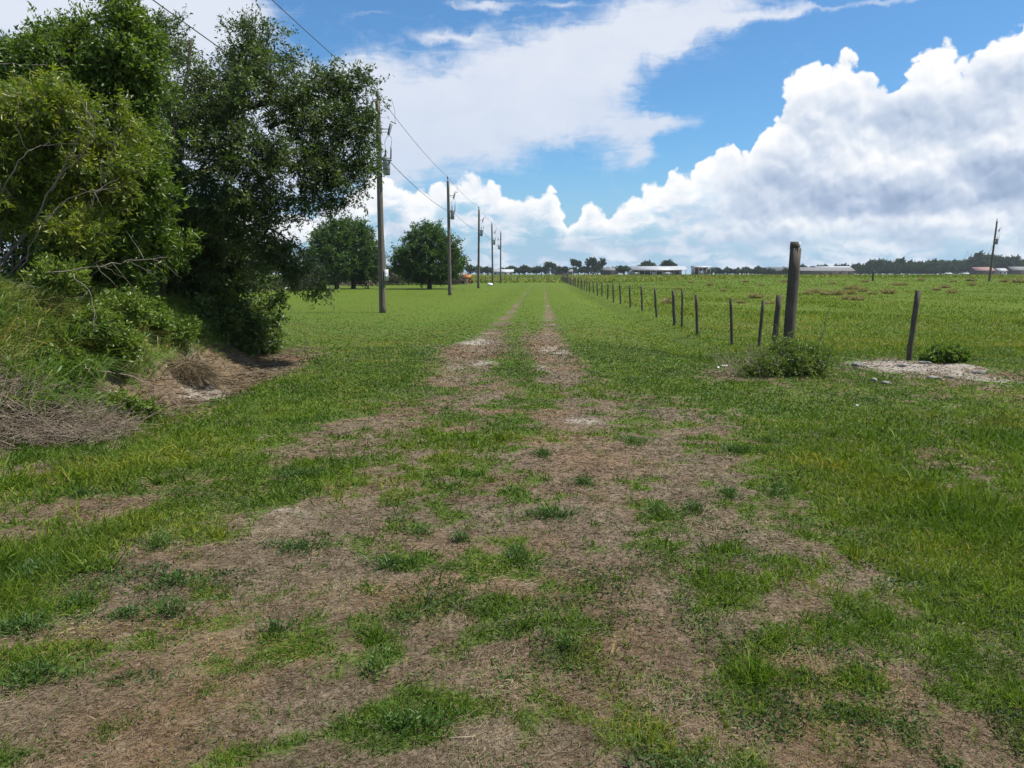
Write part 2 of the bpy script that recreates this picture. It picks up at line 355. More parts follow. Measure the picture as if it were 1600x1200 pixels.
def blades(P, D, L, W, bend, var, twist=None, rng=R):
    """P root (n,3), D unit direction, L length, W width, bend = how far the tip droops (fraction of length)"""
    n = len(P); side = nrm(np.cross(D, np.array((0, 0, 1.0)))+1e-4*rng.normal(size=(n, 3)))
    th = rng.uniform(0, math.pi, n); hor = nrm(np.cross(side, D)); side = side*np.cos(th)[:, None]+hor*np.sin(th)[:, None]
    L = L[:, None]; W = W[:, None]; bend = np.broadcast_to(np.asarray(bend, float), (n,))[:, None]
    dn = np.array((0, 0, -1.0)); az = rng.uniform(0, 2*math.pi, n); hz = np.c_[np.cos(az), np.sin(az), np.zeros(n)]
    bd = nrm(dn*0.8+hz*0.5)
    M = P+D*L*0.55+bd*L*bend*0.22; T = P+D*L*0.95+bd*L*bend*0.9
    V = np.stack([P-side*W/2, P+side*W/2, M-side*W*.45, M+side*W*.45, T], 1).reshape(-1, 3)
    b = np.arange(n)[:, None]*5
    F = np.concatenate([b+np.array([[0, 1, 3]]), b+np.array([[0, 3, 2]]), b+np.array([[2, 3, 4]])])
    return V, F, np.repeat(var, 5)
def leaves(P, D, L, W, var, rng=R, fold=0.25):
    n = len(P); S = nrm(np.cross(D, rng.normal(size=(n, 3)))); Nn = np.cross(S, D)
    L = np.broadcast_to(L, (n,))[:, None]; W = np.broadcast_to(W, (n,))[:, None]
    T = P+D*L; m = P+D*L*0.45
    V = np.stack([P, m+S*W/2+Nn*W*fold, T, m-S*W/2+Nn*W*fold], 1).reshape(-1, 3)
    b = np.arange(n)[:, None]*4
    return V, np.concatenate([b+np.array([[0, 1, 2]]), b+np.array([[0, 2, 3]])]), np.repeat(var, 4)

# ------------------------------------------------------------------ materials
def new_mat(name):
    m_ = bpy.data.materials.new(name); m_.use_nodes = True; m_.node_tree.nodes.clear(); return m_, NT(m_.node_tree)
def finish(N, shader, disp=None):
    o = N.n('ShaderNodeOutputMaterial'); N.t.links.new(shader, o.inputs[0])
def princ(N, col, rough=0.8, spec=0.3, metal=0.0, bump=None, bstr=0.3, bdist=0.01):
    p = N.n('ShaderNodeBsdfPrincipled'); N.put(p.inputs['Base Color'], (*col, 1) if isinstance(col, tuple) else col)
    N.put(p.inputs['Roughness'], rough); p.inputs['Specular IOR Level'].default_value = spec; N.put(p.inputs['Metallic'], metal)
    if bump is not None:
        b = N.n('ShaderNodeBump'); b.inputs['Strength'].default_value = bstr; b.inputs['Distance'].default_value = bdist
        N.put(b.inputs['Height'], bump); N.t.links.new(b.outputs[0], p.inputs['Normal'])
    return p.outputs[0]
def attr(N, name): return N.n('ShaderNodeAttribute', attribute_name=name).outputs['Fac']
def leaf_mat(name, stops, trans=0.3, rough=0.5, spec=0.25, tcol=1.5, patch=None):
    m_, N = new_mat(name)
    c = N.ramp(attr(N, 'var'), stops)
    if patch:                                   # real differences of colour from place to place
        P = N.n('ShaderNodeNewGeometry').outputs['Position']
        for i, (sc_, lo_, hi_, mul) in enumerate(patch):
            f = N.ss(N.noise(N.v('ADD', P, (37.0*i, 11.0*i, 0)), sc_, 4, .6), lo_, hi_)
            c = N.mix(f, c, N.mix(1.0, c, mul, 'MULTIPLY'))
    a = princ(N, c, rough, spec)
    tr = N.n('ShaderNodeBsdfTranslucent'); N.t.links.new(N.mix(1.0, c, (tcol, tcol*1.05, tcol*.45), 'MULTIPLY'), tr.inputs[0])
    mx = N.n('ShaderNodeMixShader'); mx.inputs[0].default_value = trans
    N.t.links.new(a, mx.inputs[1]); N.t.links.new(tr.outputs[0], mx.inputs[2]); finish(N, mx.outputs[0]); return m_
def flat_mat(name, c1, c2, scale=6, rough=0.8, metal=0.0, stretch=(1, 1, 1), spec=0.3, bstr=0.3, coord='Object'):
    m_, N = new_mat(name); tc = N.n('ShaderNodeTexCoord'); v = N.v('MULTIPLY', tc.outputs[coord], stretch)
    n_ = N.noise(v, scale, 6, 0.62); n2 = N.noise(v, scale*7, 4, .6)
    f = N.lin(N.m('ADD', N.m('MULTIPLY', n_, .65), N.m('MULTIPLY', n2, .35)), .36, .64)
    finish(N, princ(N, N.mix(f, c1, c2), rough, spec, metal, n2, bstr)); return m_
M = {}
M['grass'] = leaf_mat('grass_blade', [(0.0, (.046, .090, .010)), (.35, (.090, .152, .013)), (.62, (.155, .205, .018)), (.82, (.21, .20, .04)), (1.0, (.30, .23, .09))], .32, .55, .15, patch=[(.55, .45, .70, (1.35, 1.05, 1.1)), (1.7, .52, .75, (.70, .82, .9)), (.9, .55, .72, (1.25, .98, 1.3))])
M['straw'] = leaf_mat('dry_straw', [(0.0, (.066, .047, .027)), (.4, (.162, .124, .074)), (.75, (.265, .215, .134)), (1.0, (.42, .355, .235))], .1, .75, .12, 1.0, patch=[(1.1, .48, .68, (1.05, .88, .74)), (.8, .50, .70, (1.25, 1.15, .80)), (2.6, .52, .72, (.55, .52, .52)), (.5, .5, .7, (.95, .98, 1.12))])
M['weed'] = leaf_mat('low_weed', [(0.0, (.028, .062, .014)), (.5, (.048, .102, .020)), (1.0, (.10, .160, .032))], .25, .5, .3)
M['tall'] = leaf_mat('tall_grass', [(0.0, (.040, .088, .015)), (.5, (.090, .150, .026)), (.85, (.16, .19, .045)), (1.0, (.32, .24, .10))], .35, .45, .3)
M['oakleaf'] = leaf_mat('oak_leaf', [(0.0, (.036, .062, .018)), (.5, (.066, .108, .026)), (1.0, (.125, .175, .042))], .34, .4, .4)
M['willow'] = leaf_mat('willow_leaf', [(0.0, (.060, .112, .010)), (.5, (.130, .188, .014)), (1.0, (.22, .24, .025))], .4, .4, .4)
M['pepper'] = leaf_mat('shrub_leaf', [(0.0, (.040, .086, .011)), (.5, (.082, .146, .018)), (1.0, (.15, .205, .028))], .36, .4, .35)
M['lawn_tree'] = leaf_mat('lawn_tree_leaf', [(0.0, (.026, .064, .010)), (.5, (.052, .108, .016)), (1.0, (.085, .150, .026))], .32, .5, .3)
M['far_leaf'] = leaf_mat('far_leaf', [(0.0, (.026, .048, .018)), (.5, (.042, .076, .025)), (1.0, (.070, .108, .036))], .15, .7, .1)
M['far_dry'] = leaf_mat('far_brush', [(0.0, (.045, .040, .028)), (.5, (.085, .075, .052)), (1.0, (.10, .11, .055))], .15, .8, .1)
M['tussock'] = leaf_mat('tussock_blade', [(0.0, (.13, .14, .05)), (.5, (.26, .23, .105)), (1.0, (.40, .34, .19))], .3, .7, .1, 1.1)
M['bark'] = flat_mat('bark', (.030, .025, .020), (.10, .085, .07), 8, .95, stretch=(1, 1, .3), bstr=.8)
M['palebark'] = flat_mat('pale_bark', (.10, .085, .065), (.22, .19, .15), 10, .9)
M['twig'] = flat_mat('dead_twig', (.10, .075, .050), (.30, .245, .18), 5, .95)
M['polewood'] = flat_mat('pole_wood', (.075, .062, .047), (.19, .162, .130), 5, .9, stretch=(6, 6, .5), bstr=.5)
M['postwood'] = flat_mat('weathered_post', (.042, .035, .028), (.135, .113, .090), 7, .95, stretch=(6, 6, .5), bstr=.8)
M['can'] = flat_mat('transformer_paint', (.17, .18, .185), (.26, .27, .28), 4, .45, 0.0)
M['metal'] = flat_mat('dark_metal', (.05, .05, .055), (.12, .12, .125), 20, .5, .8)
M['porcelain'] = flat_mat('porcelain', (.05, .045, .045), (.09, .08, .08), 20, .3)
M['wire'] = flat_mat('wire_metal', (.06, .06, .065), (.11, .11, .11), 20, .6, .5)
M['meter'] = flat_mat('meter_box', (.42, .43, .43), (.55, .56, .56), 10, .5, .0)
M['roofmetal'] = flat_mat('roof_sheet', (.28, .29, .30), (.38, .39, .40), .35, .5, .0)
M['greyroof'] = flat_mat('grey_roof', (.11, .11, .11), (.17, .17, .165), .35, .8)
M['redroof'] = flat_mat('red_roof', (.18, .09, .08), (.26, .15, .135), .35, .8)
M['whitewall'] = flat_mat('white_wall', (.33, .325, .31), (.45, .44, .42), .5, .7)
M['darkwall'] = flat_mat('dark_wall', (.05, .045, .04), (.12, .10, .085), .6, .9)  # dark walls, also the painted shade of far doorways
M['rock'] = flat_mat('concrete_rubble', (.16, .15, .14), (.32, .305, .28), 6, .9, bstr=.8)
M['litter'] = flat_mat('white_litter', (.66, .66, .66), (.8, .8, .8), 8, .5)
M['orange'] = flat_mat('orange_paint', (.42, .14, .03), (.58, .22, .05), 4, .5)
M['tyre'] = flat_mat('tyre_rubber', (.015, .015, .015), (.04, .04, .04), 8, .9)
M['glass'] = flat_mat('dark_glass', (.02, .025, .03), (.03, .035, .04), 4, .1, spec=.8)

def ground_mat():
    m_, N = new_mat('ground'); geo = N.n('ShaderNodeNewGeometry'); P = geo.outputs['Position']
    G, S, T = attr(N, 'G'), attr(N, 'S'), attr(N, 'T')
    nf = N.noise(P, 38, 5, .65); nm = N.noise(P, 6.5, 5, .6); nb = N.noise(P, .45, 5, .6); n4 = N.noise(P, 160, 3, .6)
    st = N.noise(N.v('MULTIPLY', P, (90, 22, 20)), 1.0, 4, .6, 1.2); st2 = N.noise(N.v('MULTIPLY', P, (20, 80, 20)), 1.0, 4, .6, 1.2)
    straw = N.ss(N.m('MAXIMUM', st, st2), .50, .74)
    soil = N.mix(N.ss(nm, .3, .7), (.066, .050, .032), (.155, .124, .086))
    soil = N.mix(N.ss(nb, .42, .62), soil, N.mix(1.0, soil, (1.08, .88, .75), 'MULTIPLY'))
    dry = N.mix(N.m('MULTIPLY', straw, .8), soil, (.24, .185, .135))
    sandc = N.mix(N.ss(nf, .3, .7), (.17, .145, .12), (.34, .305, .26))
    sandc = N.mix(N.m('MULTIPLY', straw, .35), sandc, (.13, .10, .08))
    base = N.mix(N.ss(N.m('MULTIPLY_ADD', N.m('SUBTRACT', nf, .5), .8, S), .2, .62), dry, sandc)
    g1 = N.mix(N.ss(nf, .3, .7), (.032, .060, .012), (.088, .130, .022))
    g2 = N.mix(N.ss(n4, .3, .7), (.054, .088, .008), (.090, .126, .012))
    far = N.ss(N.sep(P)[1], 12, 45)
    gg = N.mix(far, g1, g2)
    tanc = N.mix(nf, (.12, .105, .04), (.19, .155, .068))
    tt = N.ss(N.m('ADD', T, N.m('MULTIPLY', N.m('SUBTRACT', nb, .5), .9)), .35, 1.15)
    gg = N.mix(N.m('MULTIPLY', tt, .75), gg, tanc)
    cov = N.ss(N.m('ADD', G, N.m('MULTIPLY', N.m('SUBTRACT', nm, .5), .8)), .38, .72)
    c = N.mix(cov, base, gg)
    bump = N.m('ADD', N.m('MULTIPLY', nf, .6), N.m('MULTIPLY', st, .4))
    finish(N, princ(N, c, .95, .1, 0, bump, .8, .02)); return m_
M['ground'] = ground_mat()

# ------------------------------------------------------------------ terrain
def axis(a, b, st, g, lo, hi):
    core = list(np.arange(a, b, st)); d = st; v = core[-1]; up = []
    while v < hi: d *= g; v += d; up.append(v)
    d = st; v = core[0]; dn = []
    while v > lo: d *= g; v -= d; dn.append(v)
    return np.array(dn[::-1]+core+up)
def build_ground():
    xs = axis(-8, 9, 0.06, 1.05, -1500, 1500); ys = axis(1.6, 19, 0.06, 1.035, -60, 1900)
    X, Y = np.meshgrid(xs, ys); Z = H(X, Y); G, S, T = cover(X, Y); nx, ny = len(xs), len(ys)
    V = np.c_[X.ravel(), Y.ravel(), Z.ravel()]
    i = (np.arange(ny-1)[:, None]*nx+np.arange(nx-1)[None]).ravel()
    F = np.c_[i, i+1, i+nx+1, i+nx]
    o = mesh_np('ground', V, F, M['ground'], None, {'G': G.ravel(), 'S': S.ravel(), 'T': T.ravel()}, True)
    tag(o, kind='structure')
build_ground()

# ------------------------------------------------------------------ grass, straw
def scatter(n, d0, d1, side=0.86, power=1.0, rng=R):
    d = np.exp(rng.uniform(math.log(d0), math.log(d1), n)); x = d*rng.uniform(-side, side, n); return x, d
def build_grass():
    # green blades
    n = 900000; x, y = scatter(n, 1.9, 135); G, S, T = cover(x, y)
    clump = fbm(x+11, y+5, 0.11, 2)
    keep = (R.random(n) < np.clip((G-0.34)*1.25+clump*0.8, 0.07*(G > .10), 1)) & (S < .65) & (R.random(n) < 1.05-.75*smooth(y, 14, 40)-.3*smooth(y, 60, 130))
    q = bank_edge(y)-x; keep &= ~((q > 0.3) & (y < 18) & (y > 4))
    past = (x-0.038*y > 4.9) & (y > 15.0); 
    x, y, G, T, clump, past = x[keep], y[keep], G[keep], T[keep], clump[keep], past[keep]; n = len(x)
    z = H(x, y)-0.004
    lod = np.maximum(y, 2.2)
    s = x-0.038*y
    tallz = smooth(fbm(x+70, y-20, 1.3, 2), 0.0, .25)
    L = (0.026+0.034*np.clip(G, 0, 1)*R.random(n)+0.030*tallz*smooth(-y, -14, -9))*(1+0.5*R.random(n))
    L *= 1+0.9*smooth(s, 1.8, 3.0)*smooth(-y, -9.5, -7)*smooth(y, 2.5, 4)*(0.4+G*.6)
    L *= 1+0.7*smooth(-s, 2.2, 3.6)*smooth(-y, -13, -9)*np.clip(clump+.7, 0, 1)
    tuft = smooth(fbm(x+300, y, .17, 2), .17, .30)*smooth(-y, -9, -6); L *= 1+.65*tuft
    L = np.maximum(L, 0.0013*lod)*np.interp(y, [0, 12, 20, 40], [1, 1, .72, .6]) ; L = np.where(past, L*1.5, L)
    fr = np.exp(-((s-4.3)/0.22)**2)*smooth(y, 13.5, 15)+np.exp(-((s-3.4)/0.5)**2)*smooth(y, 14, 18)*.6
    L *= 1+1.5*np.minimum(fr, 1)
    W = np.clip(0.0011*lod, 0.0028, 0.03)*(0.7+0.7*R.random(n))*(1+.4*tuft)
    D = rdir(n, 1.1); D[:, 2] = np.abs(D[:, 2])*0.9+0.25; D = nrm(D)
    var = np.clip(0.30+0.70*fbm(x+5, y+9, 0.7, 3)+.5*fbm(x-5, y+29, 6, 2)+0.30*(T-.3)+R.normal(0, 1, n)*np.interp(y, [5, 30], [.13, .07])-0.35*clump*smooth(-y, -20, -8)+.16*smooth(y, 11, 20)+0.12*past+ (R.random(n) < .05)*.35, 0, 1)
    V, F, a = blades(np.c_[x, y, z], D, L, W, R.uniform(.0, .7, n), var)
    tag(mesh_np('grass', V, F, M['grass'], None, {'var': a}), 'short patchy green grass growing over the lane, verges and lawn', 'grass', kind='stuff')
    # dry straw lying flat
    n = 420000; x, y = scatter(n, 1.9, 26); G, S, T = cover(x, y)
    keep = (R.random(n) < np.clip(1.30-G*1.0-S*.8+fbm(x, y, .3, 2)*.8, 0.12, 1))
    q = bank_edge(y)-x; keep &= ~((q > 0.9) & (y < 18) & (y > 4))
    x, y, S, G = x[keep], y[keep], S[keep], G[keep]; n = len(x); lod = np.maximum(y, 2.2)
    th = R.normal(0.6, 1.0, n)+6*fbm(x, y, .5, 2)+math.pi*(R.random(n) < .5); up = np.abs(R.normal(0, .16, n))
    D = nrm(np.c_[np.cos(th), np.sin(th), up])
    L = (0.014+0.034*R.random(n)**2)*(1+lod*.03)*(1+1.0*(R.random(n) < .07)); W = np.clip(0.0007*lod, .0013, .012)*(0.6+.8*R.random(n))
    z = H(x, y)+0.003+0.010*R.random(n)*(.4+G)
    edge = np.exp(-((q[keep])/0.7)**2)*smooth(y, 7, 9)*smooth(-y, -17, -15)
    L *= 1+2.5*edge; z += 0.05*edge*R.random(n); 
    var = np.clip(0.36+0.75*fbm(x+15, y+2, 0.4, 4)+R.normal(0, .16, n)+0.05*S, 0, 1)
    V, F, a = blades(np.c_[x, y, z], D, L, W, R.uniform(0, .25, n), var)
    tag(mesh_np('dry_grass', V, F, M['straw'], None, {'var': a}), 'flattened tan straw and dead grass littering the bare lane', 'dead grass', kind='stuff')
build_grass()

def build_creeping():
    # creeping broad-leaved ground cover, short leaves close to the soil
    n = 330000; x, y = scatter(n, 1.9, 17); G, S, T = cover(x, y); c2 = fbm(x-40, y+60, .30, 3, .6); c3 = fbm(x-4, y+6, 1.4, 2)
    keep = (R.random(n) < np.clip((c2+.55*c3+.35*(G-.35))*3.2, 0.025, 1)) & (S < .5) & (bank_edge(y)-x < .4)
    x, y, G, c2 = x[keep], y[keep], G[keep], c2[keep]; n = len(x); lod = np.maximum(y, 2.3)
    L = np.maximum(.010+.016*R.random(n), .0028*lod); P = np.c_[x, y, H(x, y)+.002+.022*R.random(n)*np.clip(c2*4, .1, 1)]
    D = rdir(n, .35); D[:, 2] = np.abs(D[:, 2])*.6; S_ = leaves(P, nrm(D), L, L*R.uniform(.3, .5, n), np.clip(.45+1.3*fbm(x, y, .5, 2)+R.normal(0, .16, n), 0, 1))
    tag(mesh_np('creeping_weeds', S_[0], S_[1], M['creep'], None, {'var': S_[2]}), 'low creeping broad-leaved weeds spread thinly over the lane', 'ground cover', kind='stuff')
M['creep'] = leaf_mat('creeping_leaf', [(0.0, (.035, .060, .020)), (.5, (.065, .110, .028)), (1.0, (.13, .17, .055))], .25, .6, .2, patch=[(.8, .45, .65, (.75, .85, 1.1)), (1.3, .52, .7, (1.35, 1.0, .9))])
build_creeping()
# ------------------------------------------------------------------ builders
def empty(name, loc, label, cat, group=None):
    o = bpy.data.objects.new(name, None); COL.objects.link(o); o.location = loc; o.empty_display_size = .2
    return tag(o, label, cat, group)
def copy_thing(root, loc, label=None, rot=None):
    r = root.copy(); COL.objects.link(r); r.location = loc
    if rot is not None: r.rotation_euler = rot
    if label: r['label'] = label
    for ch in list(root.children):
        c = ch.copy(); COL.objects.link(c); c.parent = r
        for g in ch.children:
            d = g.copy(); COL.objects.link(d); d.parent = c
    return r

# ---- foliage
def foliage(S, W, ells, origin, nsub, ntw, nl, twig, ls, lw, rng, droop=.25, bias=.5, flat=0.0, shellp=.42, jitter=.05, varb=.5, tw_r=.004, clumpv=.16, void=0.0, voidt=-.04):
    """ells: (centre, radii, weight). adds leaves to soup S and twigs to soup W"""
    for c, rad, w in ells:
        c = np.array(c)-origin; rad = np.array(rad); k = max(1, int(nsub*w))
        u = rdir(k, 0, rng); rr = rng.random(k)[:, None]**shellp; rr = np.where(rng.random((k, 1)) < .10, rng.uniform(1.0, 1.32, (k, 1)), rr); sub = c+u*rad*rr
        if void:
            g = sub+origin; vn = fbm(g[:, 0]*1.3+g[:, 1]*.7, g[:, 2]*1.4+g[:, 1]*.5, void, 2); kp = vn > voidt
            u, sub = u[kp], sub[kp]; k = len(sub)
            if k == 0: continue
        out = nrm(u*rad)
        cv = rng.normal(0, clumpv, k)
        n = k*ntw; P0 = np.repeat(sub, ntw, 0); D = nrm(np.repeat(out, ntw, 0)*bias+rdir(n, 0.15, rng)*.75)
        Lt = twig*rng.uniform(.5, 1.3, n); P1 = P0+D*Lt[:, None]; P1[:, 2] -= droop*Lt*rng.random(n)
        W.add(*rods(P0, P1, tw_r, tw_r*.4))
        # a branchlet from nearer the middle of the clump to each sub clump
        b0 = c+(sub-c)*rng.uniform(.55, .85, (k, 1))+rng.normal(0, .12, (k, 3))*rad; W.add(*rods(b0, sub, tw_r*2, tw_r*1.2))
        m = n*nl; t = rng.uniform(.12, 1.05, m)[:, None]; a = np.repeat(P0, nl, 0); b = np.repeat(P1, nl, 0); Dn = nrm(b-a)
        P = a+(b-a)*t+rng.normal(0, jitter, (m, 3))*twig
        dd = nrm(Dn*.5+rdir(m, 0, rng)*.8+np.array((0, 0, -flat)))
        lsz = ls*rng.uniform(.6, 1.25, m)
        var = np.clip(varb+np.repeat(np.repeat(cv, ntw), nl)+rng.normal(0, .17, m), 0, 1)
        S.add(*leaves(P, dd, lsz, lsz*lw, var, rng))
def limb(W, a, b, r0, r1, rng, wob=.06, n=9, k=7, sag=0.0):
    a = np.array(a, float); b = np.array(b, float); t = np.linspace(0, 1, n)[:, None]; L = np.linalg.norm(b-a)
    mid = (a+b)/2+np.array((0, 0, L*.12-sag)); P = a*(1-t)**2+2*mid*t*(1-t)+b*t*t
    P[1:-1] += np.cumsum(rng.normal(0, wob*L/n, (n-2, 3)), 0)*np.sin(np.pi*t[1:-1])
    W.add(*tube(P, np.linspace(r0, r1, n), k, True, .04, rng))
def E(px, py, d, rx, ry, rz=None, w=1.0):
    """an ellipsoid of foliage: seen at photo position px,py at distance d with half-extents rx, ry in photo px"""
    k = d/1200.0; return (at(px, py, d), (rx*k, (rz if rz else (rx+ry)/2*k), ry*k), w)

# ------------------------------------------------------------------ near oak
def build_oak():
    rng = np.random.default_rng(21)
    base = hit(240, 500); base[1] = 14.0; base[0] = at(240, 480, 14)[0]; base[2] = float(H(base[0], base[1]))-.05; O = base.copy()
    t = empty('oak_tree', base, 'large dark oak with spreading crown reaching over to the first utility pole', 'tree')
    W, S = Soup(), Soup(); L = lambda p: np.array(p)-O
    f1 = L(at(252, 400, 14)); f2 = L(at(262, 300, 14)); f3 = L(at(278, 215, 14.1))
    P = np.array([(0, 0, -.2), (0.02, 0, .25), f1*[1, 1, 1], f2, f3]); tt = np.linspace(0, 1, 14)
    Q = np.c_[[np.interp(tt, np.linspace(0, 1, 5), P[:, i]) for i in range(3)]].T
    W.add(*tube(Q, np.interp(tt, [0, .12, .5, 1], [.34, .24, .18, .13]), 12, True, .05, rng))
    g2 = L(at(205, 420, 13.6)); W.add(*tube(np.array([(-.35, -.3, -.1), (-.45, -.3, .6), g2, L(at(200, 260, 13.4))]), [.15, .12, .1, .07], 9))
    ends = [(at(330, 120, 14), f3, .09), (at(420, 110, 14.4), f3, .08), (at(500, 150, 14.2), f3, .075), (at(560, 170, 14), L(at(420, 200, 14.2)), .035), (at(300, 60, 14.6), f3, .06), (at(440, 250, 13.6), f2, .07), (at(540, 300, 13.8), L(at(430, 255, 13.6)), .03),
            (at(400, 350, 13.5), f1, .05), (at(250, 130, 14.5), f3, .07), (at(470, 390, 14), L(at(400, 350, 13.5)), .025), (at(500, 445, 14), L(at(470, 390, 14)), .014), (at(340, 260, 13), f2, .05), (at(200, 200, 14), f2, .05)]
    for e, s0, r in ends: limb(W, s0, L(e), r, r*.3, rng)
    A = [E(310,130,14.2,75,65,w=1.1), E(270,75,14.8,40,42,w=.5), E(390,80,14.4,60,42,w=.8), E(380,150,14,95,60,w=1.4), E(455,120,14.3,52,38,w=.7), E(520,135,14.2,36,24,w=.4), E(565,130,14,16,14,w=.12),
         E(470,190,14,75,45,w=1.0), E(545,185,14.1,34,42,w=.5), E(578,210,14,12,40,w=.14), E(430,255,13.7,85,50,w=1.1), E(520,265,13.9,52,36,w=.6), E(560,262,13.9,20,18,w=.14), E(535,322,13.9,22,9,w=.09), E(495,312,13.9,32,13,w=.2),
         E(340,230,13.5,80,60,w=1.1), E(390,325,13.6,60,34,w=.6), E(340,330,13.8,60,45,w=.6), E(445,325,14,40,16,w=.22), E(400,385,13.8,50,28,w=.4), E(440,395,14,35,22,w=.22), E(300,390,14.5,55,45,w=.6),
         E(488,436,14,13,20,w=.16), E(460,425,14,12,26,w=.12), E(505,455,14,12,9,w=.07), E(240,150,14.9,55,60,w=.7), E(215,260,15.2,50,60,w=.6), E(215,340,14.8,60,50,w=.6), E(360,425,14.6,45,25,w=.3)]
    foliage(S, W, A, O, 125, 5, 14, .30, .064, .44, rng, droop=.3, bias=.45, shellp=.55, jitter=.09, varb=.46, clumpv=.2, void=.7, voidt=-.15)
    W.build('trunk', M['bark'], t, True); S.build('crown', M['oakleaf'], t)
build_oak()

# ------------------------------------------------------------------ thicket at the left
def shrub(name, base, ells, label, cat, leafm, ls, lw, nsub, ntw, nl, twig, seed, stems=(), droop=.3, barkm='bark', flat=0.0, varb=.5, tw_r=.003, shellp=.42, r0=.022, clumpv=.16, parts=('stem', 'foliage'), group=None, void=0.0):
    rng = np.random.default_rng(seed); base = np.array(base, float); t = empty(name, base, label, cat, group); W, S = Soup(), Soup()
    for c, rad, w in ells:
        b = np.array((rng.normal(0, .12), rng.normal(0, .12), -.1)) if not len(stems) else np.array(stems[rng.integers(len(stems))])-base
        limb(W, b, np.array(c)-base, r0, r0*.3, rng, .07)
    foliage(S, W, ells, base, nsub, ntw, nl, twig, ls, lw, rng, droop, .5, flat, shellp, .07, varb, tw_r, clumpv, void, -.14)
    W.build(parts[0], M[barkm], t, True); S.build(parts[1], M[leafm], t); return t
def gz(x, y): return float(H(x, y))
def gp(x, y, dz=0.0): return np.array((x, y, gz(x, y)+dz))
shrub('tall_shrub', gp(-7.3, 11.5), [E(185,70,11.5,48,52,w=1.2), E(185,28,11.5,22,20,w=.25), E(120,110,11.5,65,52,w=1.3), E(60,125,11.5,60,45,w=1.1), E(150,190,11.6,85,60,w=1.4), E(45,200,11.5,60,60,w=1.1), E(125,55,11.6,14,24,w=.12), E(85,72,11.5,16,14,w=.1), E(225,110,12,30,45,w=.4), E(15,105,11.5,30,25,w=.4)],
      'tall olive-green shrub rising above the thicket at the left edge', 'shrub', 'pepper', .075, .38, 180, 5, 14, .30, 31, varb=.55, void=.6, clumpv=.22)
shrub('pale_stemmed_shrub', gp(-7.4, 10.4), [E(60,245,10.7,75,50,w=1.3), E(165,215,10.9,50,45,w=.8), E(20,310,10.7,46,36,w=.7), E(125,300,10.8,56,40,w=.8), E(55,175,10.2,60,36,w=.8), E(10,240,10.1,40,70,w=.8), E(110,355,10.3,44,26,w=.4), E(150,262,10.5,50,36,w=.5)],
      'yellow-green shrub with narrow leaves and bare pale stems in front of the thicket', 'shrub', 'willow', .085, .24, 150, 5, 15, .30, 32, barkm='palebark', r0=.016, varb=.6, flat=.15, void=.5, clumpv=.22)
shrub('broadleaf_shrub', gp(-6.8, 11.6), [E(205,290,11.6,55,45,w=1.0), E(170,360,11.5,60,45,w=1.0), E(215,345,11.9,32,30,w=.4), E(110,390,11.3,50,40,w=.7), E(250,390,12.3,40,28,w=.5), E(195,225,12.1,40,40,w=.6), E(170,430,11.7,60,24,w=.5)],
      'leafy green shrub growing under the oak beside its trunk', 'shrub', 'pepper', .085, .34, 160, 5, 13, .26, 33, varb=.55, void=.5, clumpv=.22)
shrub('understory_shrub', gp(-8.4, 14.8), [E(140,400,14.5,90,60,w=1.3), E(250,440,14.6,80,45,w=1.2), E(320,450,15,50,26,w=.6), E(60,380,14.5,80,80,w=1.2), E(200,250,15,60,80,w=1.0), E(120,300,15,60,60,w=1), E(330,360,15.2,50,50,w=.7), E(300,350,15.2,60,60,w=.8), E(395,410,15.6,34,30,w=.5), E(200,330,15,70,60,w=1), E(20,250,14,60,90,w=1)],
      'dense dark undergrowth behind the oak trunk', 'shrub', 'oakleaf', .095, .5, 110, 5, 13, .34, 34, varb=.4)
shrub('leafy_bush', gp(-5.5, 15.2), [E(350,498,14.6,40,28,w=1.1), E(388,508,14.8,32,28,w=1.0), E(318,495,14.2,38,26,w=.9), E(414,522,15.0,16,22,w=.5), E(370,535,14.6,36,14,w=.5), E(436,474,15,5,8,w=.04), E(430,478,15.2,7,9,w=.06), E(418,492,15.2,10,8,w=.08), E(350,476,15.2,34,10,w=.3), E(285,510,14.5,35,25,w=.5)],
      'rounded dark bush at the right-hand end of the overgrown bank', 'bush', 'oakleaf', .085, .48, 110, 5, 14, 0.24, 35, varb=.74, r0=.02)
shrub('vine_mat', gp(-5.6, 11.2), [E(225,495,11.5,50,12,w=.6), E(265,515,12,34,12,w=.4), E(180,480,11,40,12,w=.4)],
      'low leafy vine mat on the bank below the oak trunk', 'vine', 'pepper', .07, .5, 110, 4, 12, .22, 36, varb=.6, r0=.008)
shrub('climbing_vine', gp(-5.5, 9.3), [E(150,505,9.4,34,22,w=.7), E(195,480,10,30,20,w=.6), E(95,430,9.4,34,20,w=.6), E(185,545,9.6,26,16,w=.5), E(60,600,8.0,22,14,w=.35), E(100,560,8.6,20,14,w=.3)],
      'light green leafy vine scrambling over the grass in the middle of the bank', 'vine', 'pepper', .05, .5, 100, 4, 12, .16, 40, varb=.85, r0=.006)
shrub('vine_clump', gp(-4.75, 8.7), [E(135,632,8.4,26,14,w=.7), E(180,628,8.8,36,8,w=.35), E(215,640,8.8,30,6,w=.2), E(120,590,8.6,18,12,w=.2)],
      'bright green leafy vine sprawling over dead branches at the foot of the bank', 'vine', 'pepper', .045, .55, 90, 4, 13, .15, 37, varb=.72, r0=.006)
shrub('creeping_weed', hit(1475, 556), [E(1478,552,13.9,24,9,w=1.0), E(1455,560,13.8,14,6,w=.3), E(1500,558,13.9,14,5,w=.25)],
      'low dark green leafy weed on the pale rubble patch', 'weed', 'pepper', .05, .6, 120, 4, 10, .10, 38, varb=.5, r0=.006)
